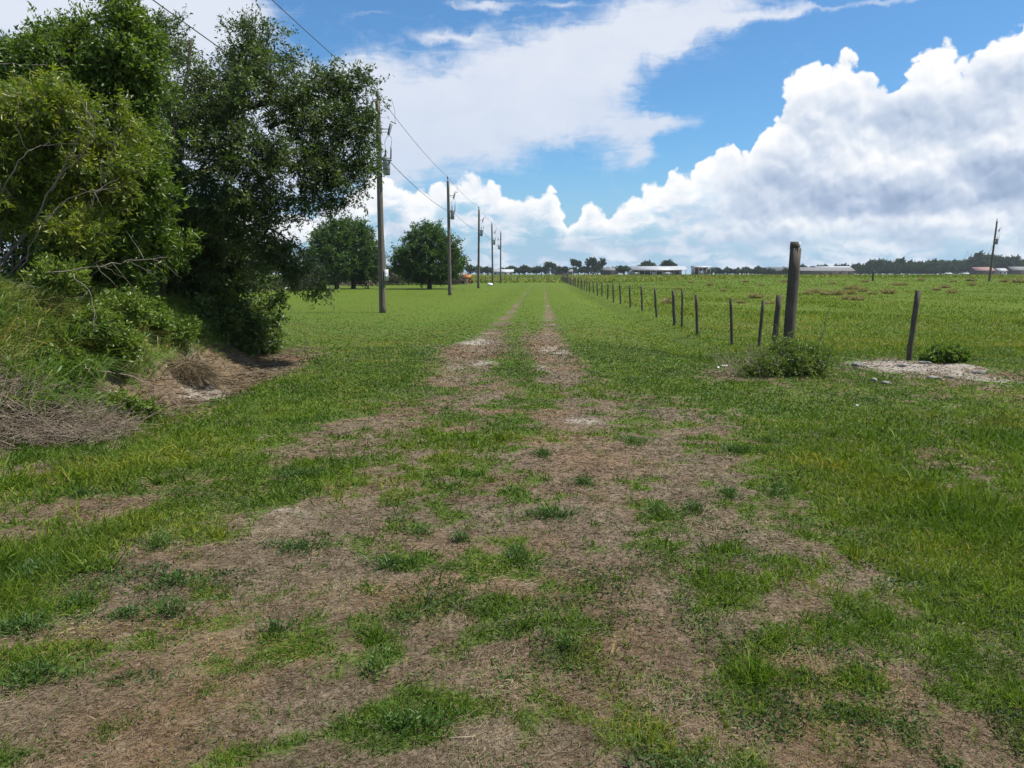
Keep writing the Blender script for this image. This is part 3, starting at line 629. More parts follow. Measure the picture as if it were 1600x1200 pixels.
def build_gate_bush():
    b = gp(3.95, 12.2)
    t = shrub('scrubby_bush', b, [E(1235,572,12.2,52,28,w=1.2), E(1190,580,12.1,32,18,w=.6), E(1275,568,12.3,26,28,w=.6), E(1240,545,12.5,36,18,w=.45), E(1205,555,12.6,26,16,w=.3), E(1290,590,12.1,14,12,w=.2)],
          'scrubby dark bush with bare twigs at the foot of the thick wooden gatepost', 'bush', 'pepper', .038, .45, 210, 4, 10, .16, 39, varb=.78, r0=.008, tw_r=.003, void=.22, shellp=.7, clumpv=.25)
    rng = np.random.default_rng(5); W = Soup()
    n = 130; p0 = np.c_[rng.normal(0, .30, n), rng.normal(0, .2, n), np.full(n, .0)]; d = nrm(np.c_[rng.normal(0, .55, n), rng.normal(0, .4, n), rng.uniform(.5, 1, n)])
    W.add(*rods(p0, p0+d*rng.uniform(.25, .62, n)[:, None], .004, .0015))
    q = np.array([at(1268, 560, 12.2), at(1283, 528, 12.2), at(1290, 505, 12.2), at(1297, 482, 12.2)])-b
    W.add(*tube(q, [.007, .005, .004, .002], 5)); tag(W.build('bare_twig', M['twig'], t))
    S = Soup(); tq = rng.uniform(.3, 1, 60); P = np.array([np.interp(tq, [0, .33, .66, 1], q[:, i]) for i in range(3)]).T
    S.add(*leaves(P, rdir(60, .3, rng), .035, .015, rng.uniform(.4, .9, 60), rng)); S.build('sprig', M['pepper'], t)
build_gate_bush()

# pale bare stems standing in the front shrub, fallen branches
def branch(name, pts, r, label, cat, mat, kids=0, seed=0, group=None, klen=.5):
    r *= .68
    rng = np.random.default_rng(seed); P = np.array([at(*p) for p in pts]); O = P[0].copy(); P = P-O
    t = np.linspace(0, 1, len(P)); tt = np.linspace(0, 1, 16); Q = np.array([np.interp(tt, t, P[:, i]) for i in range(3)]).T
    for _ in range(2): Q[1:-1] = (Q[:-2]+Q[1:-1]*2+Q[2:])/4
    Q[1:-1] += rng.normal(0, .012, (14, 3)); W = Soup(); W.add(*tube(Q, np.linspace(r, r*.3, 16), 6))
    for k in range(kids):
        i = rng.integers(3, 14); d = nrm(Q[min(i+1, 15)]-Q[i-1]+rng.normal(0, .1, 3)); d = nrm(d+nrm(rng.normal(size=3))*.7); L = klen*rng.uniform(.4, 1.2)
        s = np.linspace(0, 1, 6)[:, None]; C = Q[i]+d*L*s+np.array((0, 0, -.15))*L*s*s+np.cumsum(rng.normal(0, .012, (6, 3)), 0)*(s > 0)
        W.add(*tube(C, np.linspace(r*.45, r*.12, 6), 5))
    o = W.build(name, M[mat], None, True); o.location = O; return tag(o, label, cat, group)
G1 = 'bare pale stems in the left shrub'
branch('bare_stem', [(80,300,9.10),(100,262,8.90),(122,215,8.90),(140,188,8.90),(135,158,9.10)], .014, 'bare pale stem bending up through the middle of the left shrub', 'branch', 'palebark', 4, 1, G1)
branch('bare_stem', [(55,345,8.90),(92,272,8.90),(128,248,8.90),(148,215,8.90),(147,180,8.90)], .012, 'bare forked pale stem just left of the oak leaves', 'branch', 'palebark', 4, 2, G1)
branch('bare_stem', [(140,330,9.20),(158,285,9.20),(172,250,9.20),(190,198,9.20)], .011, 'rightmost straight bare stem in the left shrub', 'branch', 'palebark', 3, 3, G1)
branch('bare_stem', [(5,300,8.70),(35,240,8.70),(70,225,8.90),(98,200,8.90)], .010, 'leftmost slanting bare stem at the photo edge', 'branch', 'palebark', 3, 4, G1)
branch('bare_stem', [(-10,100,10.70),(40,100,10.70),(90,101,10.90),(110,95,11.00)], .012, 'thin horizontal bare branch high at the left edge', 'branch', 'palebark', 2, 5, G1)
branch('bare_stem', [(30,420,8.90),(58,360,8.80),(90,320,8.80),(140,298,8.80),(175,300,8.90)], .011, 'bare stem curving right low in the left shrub', 'branch', 'palebark', 5, 6, G1)
branch('dead_branch', [(75,426,8.40),(140,418,8.60),(200,406,8.90),(262,402,9.20)], 0.013, 'long pale dead branch lying out to the right over the undergrowth', 'branch', 'palebark', 12, 7, klen=.55)
branch('dead_vine', [(115,428,8.70),(135,450,8.70),(148,480,8.70),(150,505,8.60),(140,522,8.60)], .009, 'thin pale dead vine hanging in a curve over the bank', 'branch', 'palebark', 3, 8)
branch('fallen_branch', [(145,575,8.6),(200,588,8.9),(250,608,9.1),(285,632,9.0)], .014, 'grey fallen branch sloping down across the bare foot of the bank', 'branch', 'twig', 8, 9, klen=.5)
branch('thin_stick', [(230,643,8.9),(280,642,8.9),(340,640,8.9)], .008, 'thin stick lying flat at the foot of the bank', 'branch', 'twig', 3, 10, klen=.3)
branch('leaning_stick', [(130,570,8.6),(150,590,8.5),(180,612,8.6)], .012, 'short grey stick leaning into the green vine', 'branch', 'twig', 2, 11, klen=.3)

def build_brush_pile():
    rng = np.random.default_rng(77); c = hit(45, 700); c[0] -= .62; c[1] += .5; W = Soup(); n = 3400
    u = rdir(n, 0, rng)*(rng.random((n, 1))**.4)*np.array((1.35, .9, .72)); u[:, 2] = np.abs(u[:, 2]); u[:, 2] *= np.exp(-((u[:, 0]+.35)/1.25)**2)
    th = rng.normal(.25, 1.1, n)+math.pi*(rng.random(n) < .5); d = nrm(np.c_[np.cos(th), np.sin(th), rng.normal(-.02, .42, n)])
    L = rng.uniform(.2, .75, n)[:, None]; b = nrm(rng.normal(size=(n, 3)))*.08*L; r = rng.uniform(.0012, .0034, n)*(1+1.2*(rng.random(n) < .08))
    m1 = u+b; W.add(*rods(u-d*L/2, m1, r, r)); W.add(*rods(m1, u+d*L/2, r, r*.4))
    o = W.build('brush_pile', M['twig'], None); o.location = c; tag(o, 'heap of cut dead twigs and brush at the lower end of the bank', 'brush pile')
build_brush_pile()
def build_hay_mound():
    rng = np.random.default_rng(78); c = hit(275, 590); c[1] += .3; c[2] -= .05; n = 5200
    u = rdir(n, 0, rng); u[:, 2] = np.abs(u[:, 2]); P = u*np.array((.38, .30, .27)); d = nrm(np.c_[-u[:, 1]*.6, u[:, 0]*.6, -.7*u[:, 2]]+u*[.9, .9, .1]+rng.normal(0, .6, (n, 3)))
    V, F, a = blades(P, d, rng.uniform(.08, .24, n), np.full(n, .005), .3, np.clip(rng.normal(.42, .18, n), 0, 1))
    o = mesh_np('dead_grass_mound', V, F, M['straw'], None, {'var': a}); o.location = c; tag(o, 'reddish brown mound of matted dead grass on the bank slope', 'mound')
build_hay_mound()

def build_tall_grass():
    rng = np.random.default_rng(80); n = 190000
    y = rng.uniform(4.0, 17.2, n); q = rng.uniform(-0.05, 3.6, n)**1.0; x = bank_edge(y)-q
    dens = 1.4*smooth(q, .0, .7)*(.25+.75*smooth(fbm(x, y, .9, 3), -.12, .1))*np.where((y > 7) & (y < 15.5), smooth(q, .2, .9), 1)
    bare = np.exp(-((x+4.8)/.5)**2-((y-12.3)/1.4)**2); k = rng.random(n) < dens*(1-.8*bare)*(6.5/np.maximum(y, 5))**1.1
    x, y, q = x[k], y[k], q[k]; n = len(x); cl = fbm(x+3, y, .35, 2)
    L = (.22+.42*smooth(q, .2, 1.6)*rng.random(n)+.35*np.clip(cl, 0, 1))*rng.uniform(.7, 1.2, n)*np.interp(y, [4, 8, 12, 17], [1.15, 1.3, .9, .6])
    D = nrm(np.c_[rng.normal(.1, .42, n), rng.normal(-.05, .42, n), np.full(n, .9)]); L *= 1.12; W = rng.uniform(.005, .011, n)*np.interp(y, [5, 15], [1, 1.3])
    var = np.clip(.58+.9*fbm(x+9, y+4, .8, 3)+rng.normal(0, .16, n)+(rng.random(n) < .12)*.4, 0, 1)
    P = np.c_[x, y, H(x, y)-.01]
    V, F, a = blades(P, D, L, W, rng.uniform(.35, .95, n), var, rng=rng)
    tag(mesh_np('tall_grass', V, F, M['tall'], None, {'var': a}), 'long arching uncut grass covering the bank at the left', 'tall grass', kind='stuff')
    # reedy leaves (wide, arching) near (60,560)
    S = Soup()
build_tall_grass()
def reed(px, py, d, n, L, seed, label, group):
    rng = np.random.default_rng(seed); c = at(px, py, d); c[2] = gz(c[0], c[1]); rr = .16*np.sqrt(rng.random(n)); th = rng.uniform(0, 6.28, n)
    P = np.c_[rr*np.cos(th), rr*np.sin(th), np.zeros(n)]; D = nrm(np.c_[np.cos(th)*.4+.12, np.sin(th)*.4-.1, np.full(n, .9)]+rng.normal(0, .12, (n, 3)))
    V, F, a = blades(P, D, L*rng.uniform(.6, 1.1, n), rng.uniform(.010, .019, n), rng.uniform(.5, 1.1, n), np.clip(rng.normal(.42, .15, n), 0, 1), rng=rng)
    o = mesh_np('grass_clump', V, F, M['tall'], None, {'var': a}); o.location = c; tag(o, label, 'grass clump', group)
GG = 'coarse grass clumps on the left bank'
for a in [(60,540,7.9,260,.95,1,'big arching grass clump in the middle of the left bank'), (100,600,7.9,110,.5,2,'small coarse grass clump just above the green vine'), (30,470,8.0,220,1.0,3,'tall grass clump on the bank crest at the left edge'),
          (110,480,8.8,200,.9,4,'yellowish grass clump on the bank under the broadleaf shrub'), (20,590,7.5,220,.8,5,'grass clump right above the twig heap'), (200,545,10.6,110,.5,6,'grass clump left of the dead grass mound'), (300,520,13,110,.5,7,'grass clump between the dead grass mound and the rounded bush'), (95,440,9.2,200,.95,8,'highest grass clump beside the long dead branch'), (392,535,15.0,190,.75,9,'dark drooping grass clump against the rounded bush, middle one'), (418,530,15.4,170,.65,10,'grass clump at the very right-hand end of the bank'), (355,535,14.6,170,.7,11,'dark grass clump below the rounded bush on its left side'), (170,560,9.8,190,.6,12,'yellow-green grass clump above the grey fallen branch'), (235,515,11.6,190,.6,13,'grass clump on the slope below the oak trunk')]:
    reed(*a, GG)

# ------------------------------------------------------------------ weed mats in the lane
def weed(px, py, rx, ry, seed, label, h=.05, var=.5):
    rng = np.random.default_rng(seed+100); c = hit(px, py); k = c[1]/1200; wx = rx*k*1.05; wy = max(ry*k*c[1]/1.9, wx*.45)
    n = int(np.clip(26000*wx*wy, 160, 2600)); u = rng.normal(0, .5, (n, 2)); u /= np.maximum(1, np.hypot(u[:, 0], u[:, 1])/1.0)[:, None]; lob = 1+.5*np.sin(3*np.arctan2(u[:, 1], u[:, 0])+seed)
    P = np.c_[u[:, 0]*wx*lob, u[:, 1]*wy*lob, np.zeros(n)]; rr = np.hypot(u[:, 0], u[:, 1]); P[:, 2] = h*np.exp(-rr**2*1.2)*rng.random(n)+.004
    D = nrm(np.c_[u*.6+rng.normal(0, .6, (n, 2)), rng.uniform(.0, .9, n)]); S = Soup()
    S.add(*leaves(P, D, rng.uniform(.012, .026, n), rng.uniform(.005, .010, n), np.clip(rng.normal(var, .2, n)+P[:, 2]*3, 0, 1), rng))
    m = n//4; i = rng.integers(0, n, m); p0 = P[i].copy(); p0[:, 2] = 0; W = rods(p0*.7, P[i], .0012, .0008); S.add(*W, .3)
    S.add(*blades(P[:m], nrm(D[:m]+[0, 0, .8]), rng.uniform(.04, .085, m), np.full(m, .004), .3, np.clip(rng.normal(var+.15, .15, m), 0, 1), rng=rng))
    o = S.build('weed_patch', M['weed']); o.location = c-np.array((0, 0, .004)); tag(o, label, 'weed', 'low weed patches on the lane')
for i, a in enumerate([(465,858,50,12,'wide flat dark weed mat left of the middle of the lane'), (277,913,42,12,'oval weed mat directly above another on the bare left side'), (270,962,38,20,'bushy dark weed mat on the bare left side, nearer of the pair'),
    (808,878,24,20,'upright round weed just below the centre of the lane'), (585,1050,24,28,'bright narrow weed tuft low in the centre left'), (860,808,45,13,'ragged dark weed reaching into the right wheel track'),
    (430,988,32,18,'sprawling weed between the left weed pair and the centre greenery'), (990,692,22,10,'small bright weed alone right of the pale sand spot'), (1150,706,30,9,'flat dark weed at the edge of the right-hand grass'),
    (1085,797,20,11,'compact dark weed right of the wheel track'), (1028,802,26,15,'pale tufty weed beside a compact dark one'), (910,757,20,9,'thin sparse weed inside the bare wheel track'), (848,712,14,9,'tiny dark round weed on the left rim of the wheel track'),
    (1212,772,20,10,'dark sparse weed near the right-hand grass edge'), (55,1062,60,28,'large weed mat at the lower left edge'), (45,905,55,30,'lush weed mat at the left edge, farther one'), (35,985,60,26,'lush weed mat at the left edge between two others'),
    (720,846,18,8,'small sparse weed above the long green strip'), (655,834,28,9,'light green low weed left of a small sparse one'), (612,886,40,14,'dark weed at the left tip of the long green strip'), (887,1016,20,14,'lone weed low in the centre right'),
    (125,948,28,16,'stemmy weed between the left edge mats and the oval mat'), (200,966,24,10,'pale blue-green weed tuft left of the bushy mat'), (1200,690,18,6,'yellow-green weed tuft above the flat dark weed'), (640,1140,90,30,'broad leafy weed patch at the bottom centre left'),
    (130,776,20,8,'small weed in the brown patch at the upper left'), (470,745,45,10,'dark clover-like weed in the left green band'), (250,855,26,18,'bright feathery weed at the tip of the left green band'), (1140,775,18,12,'dark dry weed beyond the compact dark one')]):
    weed(*a[:4], i, a[4], h=.085 if i in (2, 3, 4, 13, 27) else .055, var=(.75 if i in (4, 7, 10, 23, 27, 18) else .42))

# ------------------------------------------------------------------ posts and fence
def post(P0, P1, r, k=10, rng=R, under=.25):
    P0 = np.array(P0, float); P1 = np.array(P1, float); d = nrm(P1-P0); t = np.linspace(0, 1, 7)[:, None]
    P = (P0-d*under)*(1-t)+P1*t; P[1:-1] += rng.normal(0, r*.06, (5, 3)); return tube(P, np.linspace(r*1.05, r*.96, 7), k, True, .05, rng)
def top_at(px, py, base): return at(px, py, base[1])
PF = [(1143.6,538.8,1142,466,.036),(1185.8,542,1193,469,.036),(1090,523,1087.7,460,.042),(1065.6,511,1066,452.5,.036),(1053.8,508.4,1052,453.6,.05),(1025.9,496.3,1023,450.6,.045),(1003.6,486,1002,447.4,.045),(985,480,983.7,445,.045),(969.7,474.8,968.4,442.6,.045),(958.7,472.3,957.9,442.5,.045),
      (949.5,467.3,950.2,442,.05),(940.7,463.5,940.7,440,.045),(933.7,462,933,440.5,.05),(927.5,459,926.7,439,.045)]
def build_fence():
    rng = np.random.default_rng(9)
    order = sorted(PF, key=lambda q: q[0], reverse=True); o0 = hit(1185.8, 542); t = empty('wire_fence', o0, 'long row of slim dark wooden posts with thin wire right of the lane', 'fence')
    tops, bases = [], []
    for px, py, tx, ty, r in order:
        b = hit(px, py); p = top_at(tx, ty, b); bases.append(b); tops.append(p)
    y = bases[-1][1]; lx = bases[-1][0]
    while y < 165:
        y += 3.9+rng.uniform(-.4, .4); x = 4.25+.0385*y; b = gp(x, y); tops.append(b+np.array((rng.normal(0, .04), 0, 1.15+rng.normal(0, .05)))); bases.append(b)
    for i, (b, p) in enumerate(zip(bases, tops)):
        r = order[i][4] if i < len(order) else .048
        S = Soup(); S.add(*post(b-o0, p-o0, r, 9, rng)); S.build('post', M['postwood'], t)
    for f in (.25, .5, .72, .93):
        P = np.array([b*(1-f)+p*f for b, p in zip(bases, tops)])-o0; W = Soup(); W.add(*tube(P, .0014, 4, False)); W.build('wire', M['wire'], t)
build_fence()
def single_post(name, bx, d, tx, ty, r, label, extra=None, by=None):
    b = at(bx, by or 500, d); b[2] = gz(b[0], b[1]); p = at(tx, ty, d); S = Soup(); S.add(*post((0, 0, 0), p-b, r, 14))
    return S, b, p
S, b, p = single_post('gatepost', 1231, 14.2, 1243, 388, .100, '', by=530)
tg = empty('gatepost', b, 'thick tall weathered wooden gatepost with a stepped top, leaning slightly', 'post')
q = p-b; S.build('shaft', M['postwood'], tg)
S = Soup(); 
V, F = tube(np.array([q+np.array((-.02, 0, -.02)), q+np.array((-.015, 0, .115))]), .082, 14); V[:, 0] = np.minimum(V[:, 0], q[0]+.035); S.add(V, F); S.build('top_block', M['postwood'], tg)
S = Soup(); S.add(*box(q+np.array((.035, -.092, .055)), (.030, .012, .10))); S.build('metal_tab', M['meter'], tg)
S, b, p = single_post('', 1209, 14.9, 1217.5, 461, .055, '', by=530); o = S.build('brace_post', M['postwood']); o.location = b; tag(o, 'short stout dark post standing just left of the thick gatepost', 'post')
S, b, p = single_post('', 1421, 14.6, 1434.5, 453.5, .048, '', by=555); o = S.build('leaning_post', M['postwood']); o.location = b; tag(o, 'lone dark post leaning right beside the pale rubble patch', 'post')
b = hit(1364, 440); b = gp(at(1364, 432, 100)[0], 100); S = Soup(); S.add(*post((0, 0, 0), (0, 0, 1.35), .13, 8)); o = S.build('pasture_post', M['postwood'], None); o.location = b; tag(o, 'short dark post standing alone far out in the pasture', 'post')
# cross fence at the end of the lane
def build_cross():
    y = 142.0; o0 = gp(-28, y); t = empty('cross_fence', o0, 'low post and wire fence crossing behind the far end of the lane', 'fence'); tops = []
    for i, x in enumerate(np.arange(-28, 12.5, 2.9)):
        b = gp(x, y); S = Soup(); S.add(*post(b-o0, b-o0+np.array((0, 0, 1.25)), .07, 7)); S.build('post', M['postwood'], t); tops.append(b-o0)
    for h in (.5, .85, 1.15):
        W = Soup(); W.add(*tube(np.array(tops)+np.array((0, 0, h)), .008, 4, False)); W.build('wire', M['wire'], t)
    b = gp(10.6, 160); 
    for dx in (0, .8):
        S = Soup(); S.add(*post(b-o0+np.array((dx, 0, 0)), b-o0+np.array((dx, 0, 1.7)), .2, 8)); S.build('end_post', M['postwood'], t)
build_cross()

# ------------------------------------------------------------------ utility poles
def build_pole(hgt, side=1, meter=False):
    """parts of a wooden distribution pole with one transformer"""
    rng = np.random.default_rng(12); t = bpy.data.objects.new('utility_pole', None); COL.objects.link(t); s = side
    S = Soup(); z = np.linspace(-.3, hgt, 16); S.add(*tube(np.c_[np.zeros(16), np.zeros(16), z], np.linspace(.145, .098, 16), 16, True, .015, rng)); S.build('shaft', M['polewood'], t, True)
    S = Soup(); S.add(*tube([(-.03, 0, hgt-.35), (-.03, 0, hgt+.16)], .018, 6)); S.add(*box((-.02, -.1, hgt-.2), (.05, .03, .4))); pin = S.build('top_pin', M['metal'], t)
    S = Soup(); V, F = lathe([(.0, 0), (.05, 0), (.065, .05), (.045, .06), (.06, .10), (.04, .12), (.045, .16), (.0, .18)], 12, (-.03, 0, hgt+.1)); S.add(V, F); S.build('insulator', M['porcelain'], t, True)
    zc = hgt-1.15
    S = Soup(); S.add(*box((s*.24, -.0, zc), (.34, .03, .03))); S.add(*box((s*.24, 0, zc-.12), (.3, .02, .02))); S.build('cutout_bracket', M['metal'], t)
    S = Soup(); S.add(*tube([(s*.38, 0, zc-.22), (s*.50, 0, zc+.24)], .034, 8)); S.add(*tube([(s*.43, 0, zc-.24), (s*.56, 0, zc+.18)], .016, 6)); S.add(*tube([(s*.5, 0, zc+.3), (s*.72, 0, zc+.2)], .018, 5)); S.build('fuse_cutout', M['porcelain'], t, True)
    zt = hgt-2.95                                    # transformer can
    S = Soup(); V, F = lathe([(0, 0), (.12, 0), (.145, .04), (.145, .66), (.13, .70), (.0, .73)], 20, (s*.30, -.03, zt)); S.add(V, F); can = S.build('transformer', M['can'], t, True)
    for bz in (.2, .55):
        S = Soup(); V, F = lathe([(.147, 0), (.152, .012), (.147, .03)], 20, (s*.30, -.03, zt+bz)); S.add(V, F); S.build('band', M['metal'], can)
    S = Soup(); V, F = lathe([(.0, 0), (.03, 0), (.045, .05), (.03, .07), (.042, .12), (.026, .14), (.036, .19), (.018, .3), (0, .31)], 10, (s*.27, -.03, zt+.72)); S.add(V, F); S.build('bushing', M['porcelain'], can, True)
    for by in (-.12, 0, .12):
        S = Soup(); S.add(*tube([(s*.42, by*.7-.03, zt+.56), (s*.50, by*.7-.03, zt+.58)], .022, 7)); S.build('terminal', M['porcelain'], can)
    S = Soup(); S.add(*tube([(s*.48, -.03, zt+.62), (s*.50, -.03, zt+1.12)], .028, 8)); S.add(*box((s*.43, -.03, zt+.64), (.14, .03, .03))); S.build('arrester', M['porcelain'], t, True)
    for mz in (.12, .62): S = Soup(); S.add(*box((s*.14, 0, zt+mz), (.14, .1, .07))); S.build('mount', M['metal'], t)
    a = np.array((s*.40, 0, zc-.3)); b = np.array((s*.40, 0, zt+1.6)); c = np.array((s*.27, -.03, zt+1.02)); d = np.array((s*.50, -.03, zt+1.12))
    S = Soup(); S.add(*tube([a, (a+b)/2+[.02*s, 0, 0], b], .009, 5)); S.add(*tube([b, b+[-.1*s, 0, -.18], c+[-.02*s, 0, .25], c], .009, 5)); S.add(*tube([b, b+[.12*s, 0, -.14], d+[.03*s, 0, .2], d], .009, 5))
    top = np.array((s*.68, 0, zc+.2)); S.add(*tube([top, top+[0, 0, .5], (s*.5, .3, hgt+.1)], .007, 5, False)); S.build('jumper_wire', M['wire'], t)
    S = Soup(); S.add(*tube([(.0, -.15, .1), (0, -.12, hgt*.5), (.0, -.105, hgt-3)], .012, 5)); S.build('ground_wire', M['wire'], t)
    if meter:
        S = Soup(); S.add(*box((.19, -.02, 1.55), (.14, .2, .46))); S.add(*box((.19, -.13, 1.50), (.1, .02, .14))); S.build('meter_box', M['meter'], t)
        S = Soup(); S.add(*tube([(.16, 0, 1.8), (.15, 0, 3.2)], .02, 6)); S.build('conduit', M['meter'], t)
    return t
def lean(o, b, p):
    v = p-b; o.rotation_euler = (-math.atan2(v[1], v[2]), math.atan2(v[0], v[2]), 0)
PP = [(598,488,590,155,32.0,1),(703,461,700,281.5,59.5,1),(747.5,451,748.5,327,87.5,1),(770,446.5,768.5,350,112,1),(782,442,782.5,363,135.5,-1)]
PL = ['nearest tall utility pole with grey transformer and meter box, beside the oak crown', 'second utility pole along the lawn, standing in front of the round lawn tree', 'third utility pole, alone against the sky right of the lawn trees', 'fourth utility pole, with a white object at its foot', 'farthest utility pole of the row, its transformer on the left side']
GPOLE = 'utility poles along the left side of the lane'; heads = []
protos = {}
for i, (bx, by, tx, ty, Y, s) in enumerate(PP):
    b = at(bx, by, Y); b[2] = gz(b[0], b[1]); p = at(tx, ty, Y); h = float(p[2]-b[2])
    if i == 0: o = build_pole(h, 1, True)
    elif i == 1: protos[1] = o = build_pole(8.75, 1)
    elif s == -1: o = build_pole(8.75, -1)
    else: o = copy_thing(protos[1], (0, 0, 0))
    sc_h = h/8.75 if i else 1.0
    o.location = b; o.scale = (1, 1, sc_h); lean(o, b, p); tag(o, PL[i], 'utility pole', GPOLE)
    heads.append((p, nrm(p-b), h))
bR = gp(at(1546, 433, 100)[0], 100.0); pR = at(1558, 345, 100); o = build_pole(float(np.linalg.norm(pR-bR)), 1); o.location = bR; lean(o, bR, pR); tag(o, 'lone leaning utility pole far out in the pasture at the right edge', 'utility pole')
def wire(name, pts, sag, r, label):
    V = []
    for a, b in zip(pts[:-1], pts[1:]):
        t = np.linspace(0, 1, 18)[:, None]; P = a*(1-t)+b*t; P[:, 2] -= 4*sag*(t*(1-t))[:, 0]*np.linalg.norm(b-a)/27; V.append(P[:-1])
    V.append(np.array([pts[-1]])); P = np.vstack(V); S = Soup(); S.add(*tube(P, r, 5, False)); o = S.build(name, M['wire']); return tag(o, label, 'power line')
up = [h[0]+np.array((-.03, 0, .25)) for h in heads]; lo = [h[0]+np.array((.46, 0, -2.45)) for h in heads]
lo[-1] = heads[-1][0]+np.array((-.5, 0, -2.4))
k0 = at(440, 0, 20.5); d0 = (k0-up[0])/(up[0][1]-k0[1]); U0 = up[0]+d0*27
k1 = at(270, 0, 17.5); d1 = (k1-lo[0])/(lo[0][1]-k1[1]); L0 = lo[0]+d1*27
wire('power_line', [U0]+up, .22, .011, 'upper power line strung between the tops of the roadside utility poles')
wire('power_line', [L0]+lo, .30, .013, 'lower power line joining the transformers of the roadside utility poles')
wire('service_line', [pR+np.array((0, 0, -2.6)), at(1512, 392, 170), at(1490, 412, 240)], .9, .02, 'thin service line falling left from the lone leaning pasture pole')
# white object at foot of fourth pole
def lump(c, r, seed, sub=2, flat=.5):
    rng = np.random.default_rng(seed); n1, n2 = 7, 9; V = []; F = []
    th = np.linspace(0, math.pi, n1); ph = np.arange(n2)*2*math.pi/n2
    for a in th:
        for b_ in ph: V.append((math.sin(a)*math.cos(b_), math.sin(a)*math.sin(b_), math.cos(a)))
    V = np.array(V); V = np.sign(V)*np.abs(V)**.75; V *= (1+.16*rng.normal(size=(len(V), 1)))*np.array(r); 
    i = np.arange(n1-1)[:, None]*n2; j = np.arange(n2)[None]; j2 = (j+1) % n2
    return V+np.array(c), np.stack([i+j, i+n2+j, i+n2+j2, i+j2], -1).reshape(-1, 4)
b = gp(*at(766, 446, 110)[:2]); S = Soup(); S.add(*lump((0, 0, .12), (.42, .3, .2), 4)); o = S.build('white_bag', M['litter'], None, True); o.location = b; tag(o, 'small white bag on the grass at the foot of the fourth utility pole', 'bag')

# ------------------------------------------------------------------ lawn trees and brush behind
def lawn_tree(bx, Y, ells, label, seed, n=150):
    b = at(bx, 451, Y); b[2] = gz(b[0], b[1])-.03; rng = np.random.default_rng(seed); t = empty('lawn_tree', b, label, 'tree', 'trees standing on the mown lawn'); W, S = Soup(), Soup()
    W.add(*tube([(0, 0, -.2), (0.02, 0, .15), (.05, 0, 1.0), (.0, 0, 2.2)], [.42, .27, .2, .16], 10))
    for c, r, w in ells: limb(W, (0, 0, 1.2), np.array(c)-b, .13, .04, rng)
    foliage(S, W, ells, b, n, 5, 13, .75, .21, .55, rng, .2, .55, 0, .36, .09, .48, .012)
    W.build('trunk', M['bark'], t, True); S.build('crown', M['lawn_tree'], t)
lawn_tree(671, 83, [E(668,400,83,46,36,w=1.6), E(672,372,83,32,22,w=.7), E(640,410,83,24,22,w=.6), E(700,405,83,24,26,w=.6), E(668,425,83,44,12,w=.6)], 'round dark tree alone on the lawn between the first two utility poles', 51)
lawn_tree(552, 84, [E(556,395,84,36,40,w=1.4), E(548,365,84,28,20,w=.6), E(578,405,84,18,26,w=.5), E(556,422,84,32,14,w=.5)], 'rounded lawn tree with thick trunk just left of the nearest pole', 52)
lawn_tree(526, 82, [E(515,395,82,32,36,w=1.3), E(522,368,82,26,24,w=.6), E(498,408,82,18,24,w=.5), E(520,424,82,32,12,w=.4)], 'bright lawn tree with slim trunk, half behind the oak leaves', 53)
def back_bush(px, py, Y, rx, ry, label, mat, seed, n=60, name='brush'):
    c = at(px, py, Y); b = gp(c[0], c[1]); k = Y/1200; shrub(name, b, [((c[0], c[1], b[2]+ry*k*.9), (rx*k, rx*k*.8, ry*k), 1.0)], label, 'bush', mat, .26*Y/120, .5, n, 4, 9, .9*Y/120, seed, varb=.5, r0=.08, tw_r=.02, parts=('stem', 'foliage'), shellp=.3)
for i, (px, py, Y, rx, ry, lb, mt) in enumerate([(505,430,116,30,11,'grey-brown brush behind the slim-trunked lawn tree','far_dry'), (560,430,118,30,11,'brown brush directly behind the thick-trunked lawn tree','far_dry'), (597,425,115,16,16,'green-brown thicket seen between the lawn trees','far_dry'),
     (622,428,112,22,15,'grey tangled brush left of the round lawn tree','far_dry'), (655,430,118,24,11,'dark low brush behind the round lawn tree','far_leaf'), (693,430,116,20,10,'low brush right of the round lawn tree trunk','far_dry'), (530,436,112,18,5,'small green bush between the two left lawn tree trunks','far_leaf'),
     (700,432,118,22,9,'grey brush beneath the right side of the round lawn tree','far_dry'), (470,400,75,34,32,'dark tree hanging behind the oak branches','far_leaf'), (430,395,70,40,36,'dark green tree at the back of the lawn behind the oak','far_leaf'), (380,398,66,40,36,'broad dark tree beyond the rounded bush','far_leaf'), (330,400,62,40,40,'tree deep behind the oak trunk','far_leaf'), (450,425,78,40,10,'olive scrub under the dark trees at the lawn edge','far_dry')]):
    back_bush(px, py, Y, rx, ry, lb, mt, 200+i, 70)
def twig_heap(px, py, Y, w, h, seed, label):
    rng = np.random.default_rng(seed); b = gp(*at(px, py, Y)[:2]); n = 420; u = rdir(n, 0, rng)*(rng.random((n, 1))**.5)*np.array((w, w*.5, h)); u[:, 2] = np.abs(u[:, 2])
    d = rdir(n, 0, rng)*rng.uniform(.3, 1.2, (n, 1)); d[:, 2] *= .5; W = Soup(); W.add(*rods(u-d/2, u+d/2, .03, .012)); o = W.build('brush_heap', M['twig']); o.location = b; tag(o, label, 'brush pile', 'distant brush heaps')
twig_heap(392, 447, 66, 1.7, 1.0, 1, 'grey brush heap at the edge of the lawn seen under the oak')
twig_heap(712, 437, 125, 2.6, 1.1, 2, 'brush heap beside the orange machine')
twig_heap(565, 440, 105, 3.0, .7, 3, 'long brush heap behind the two left lawn trees')
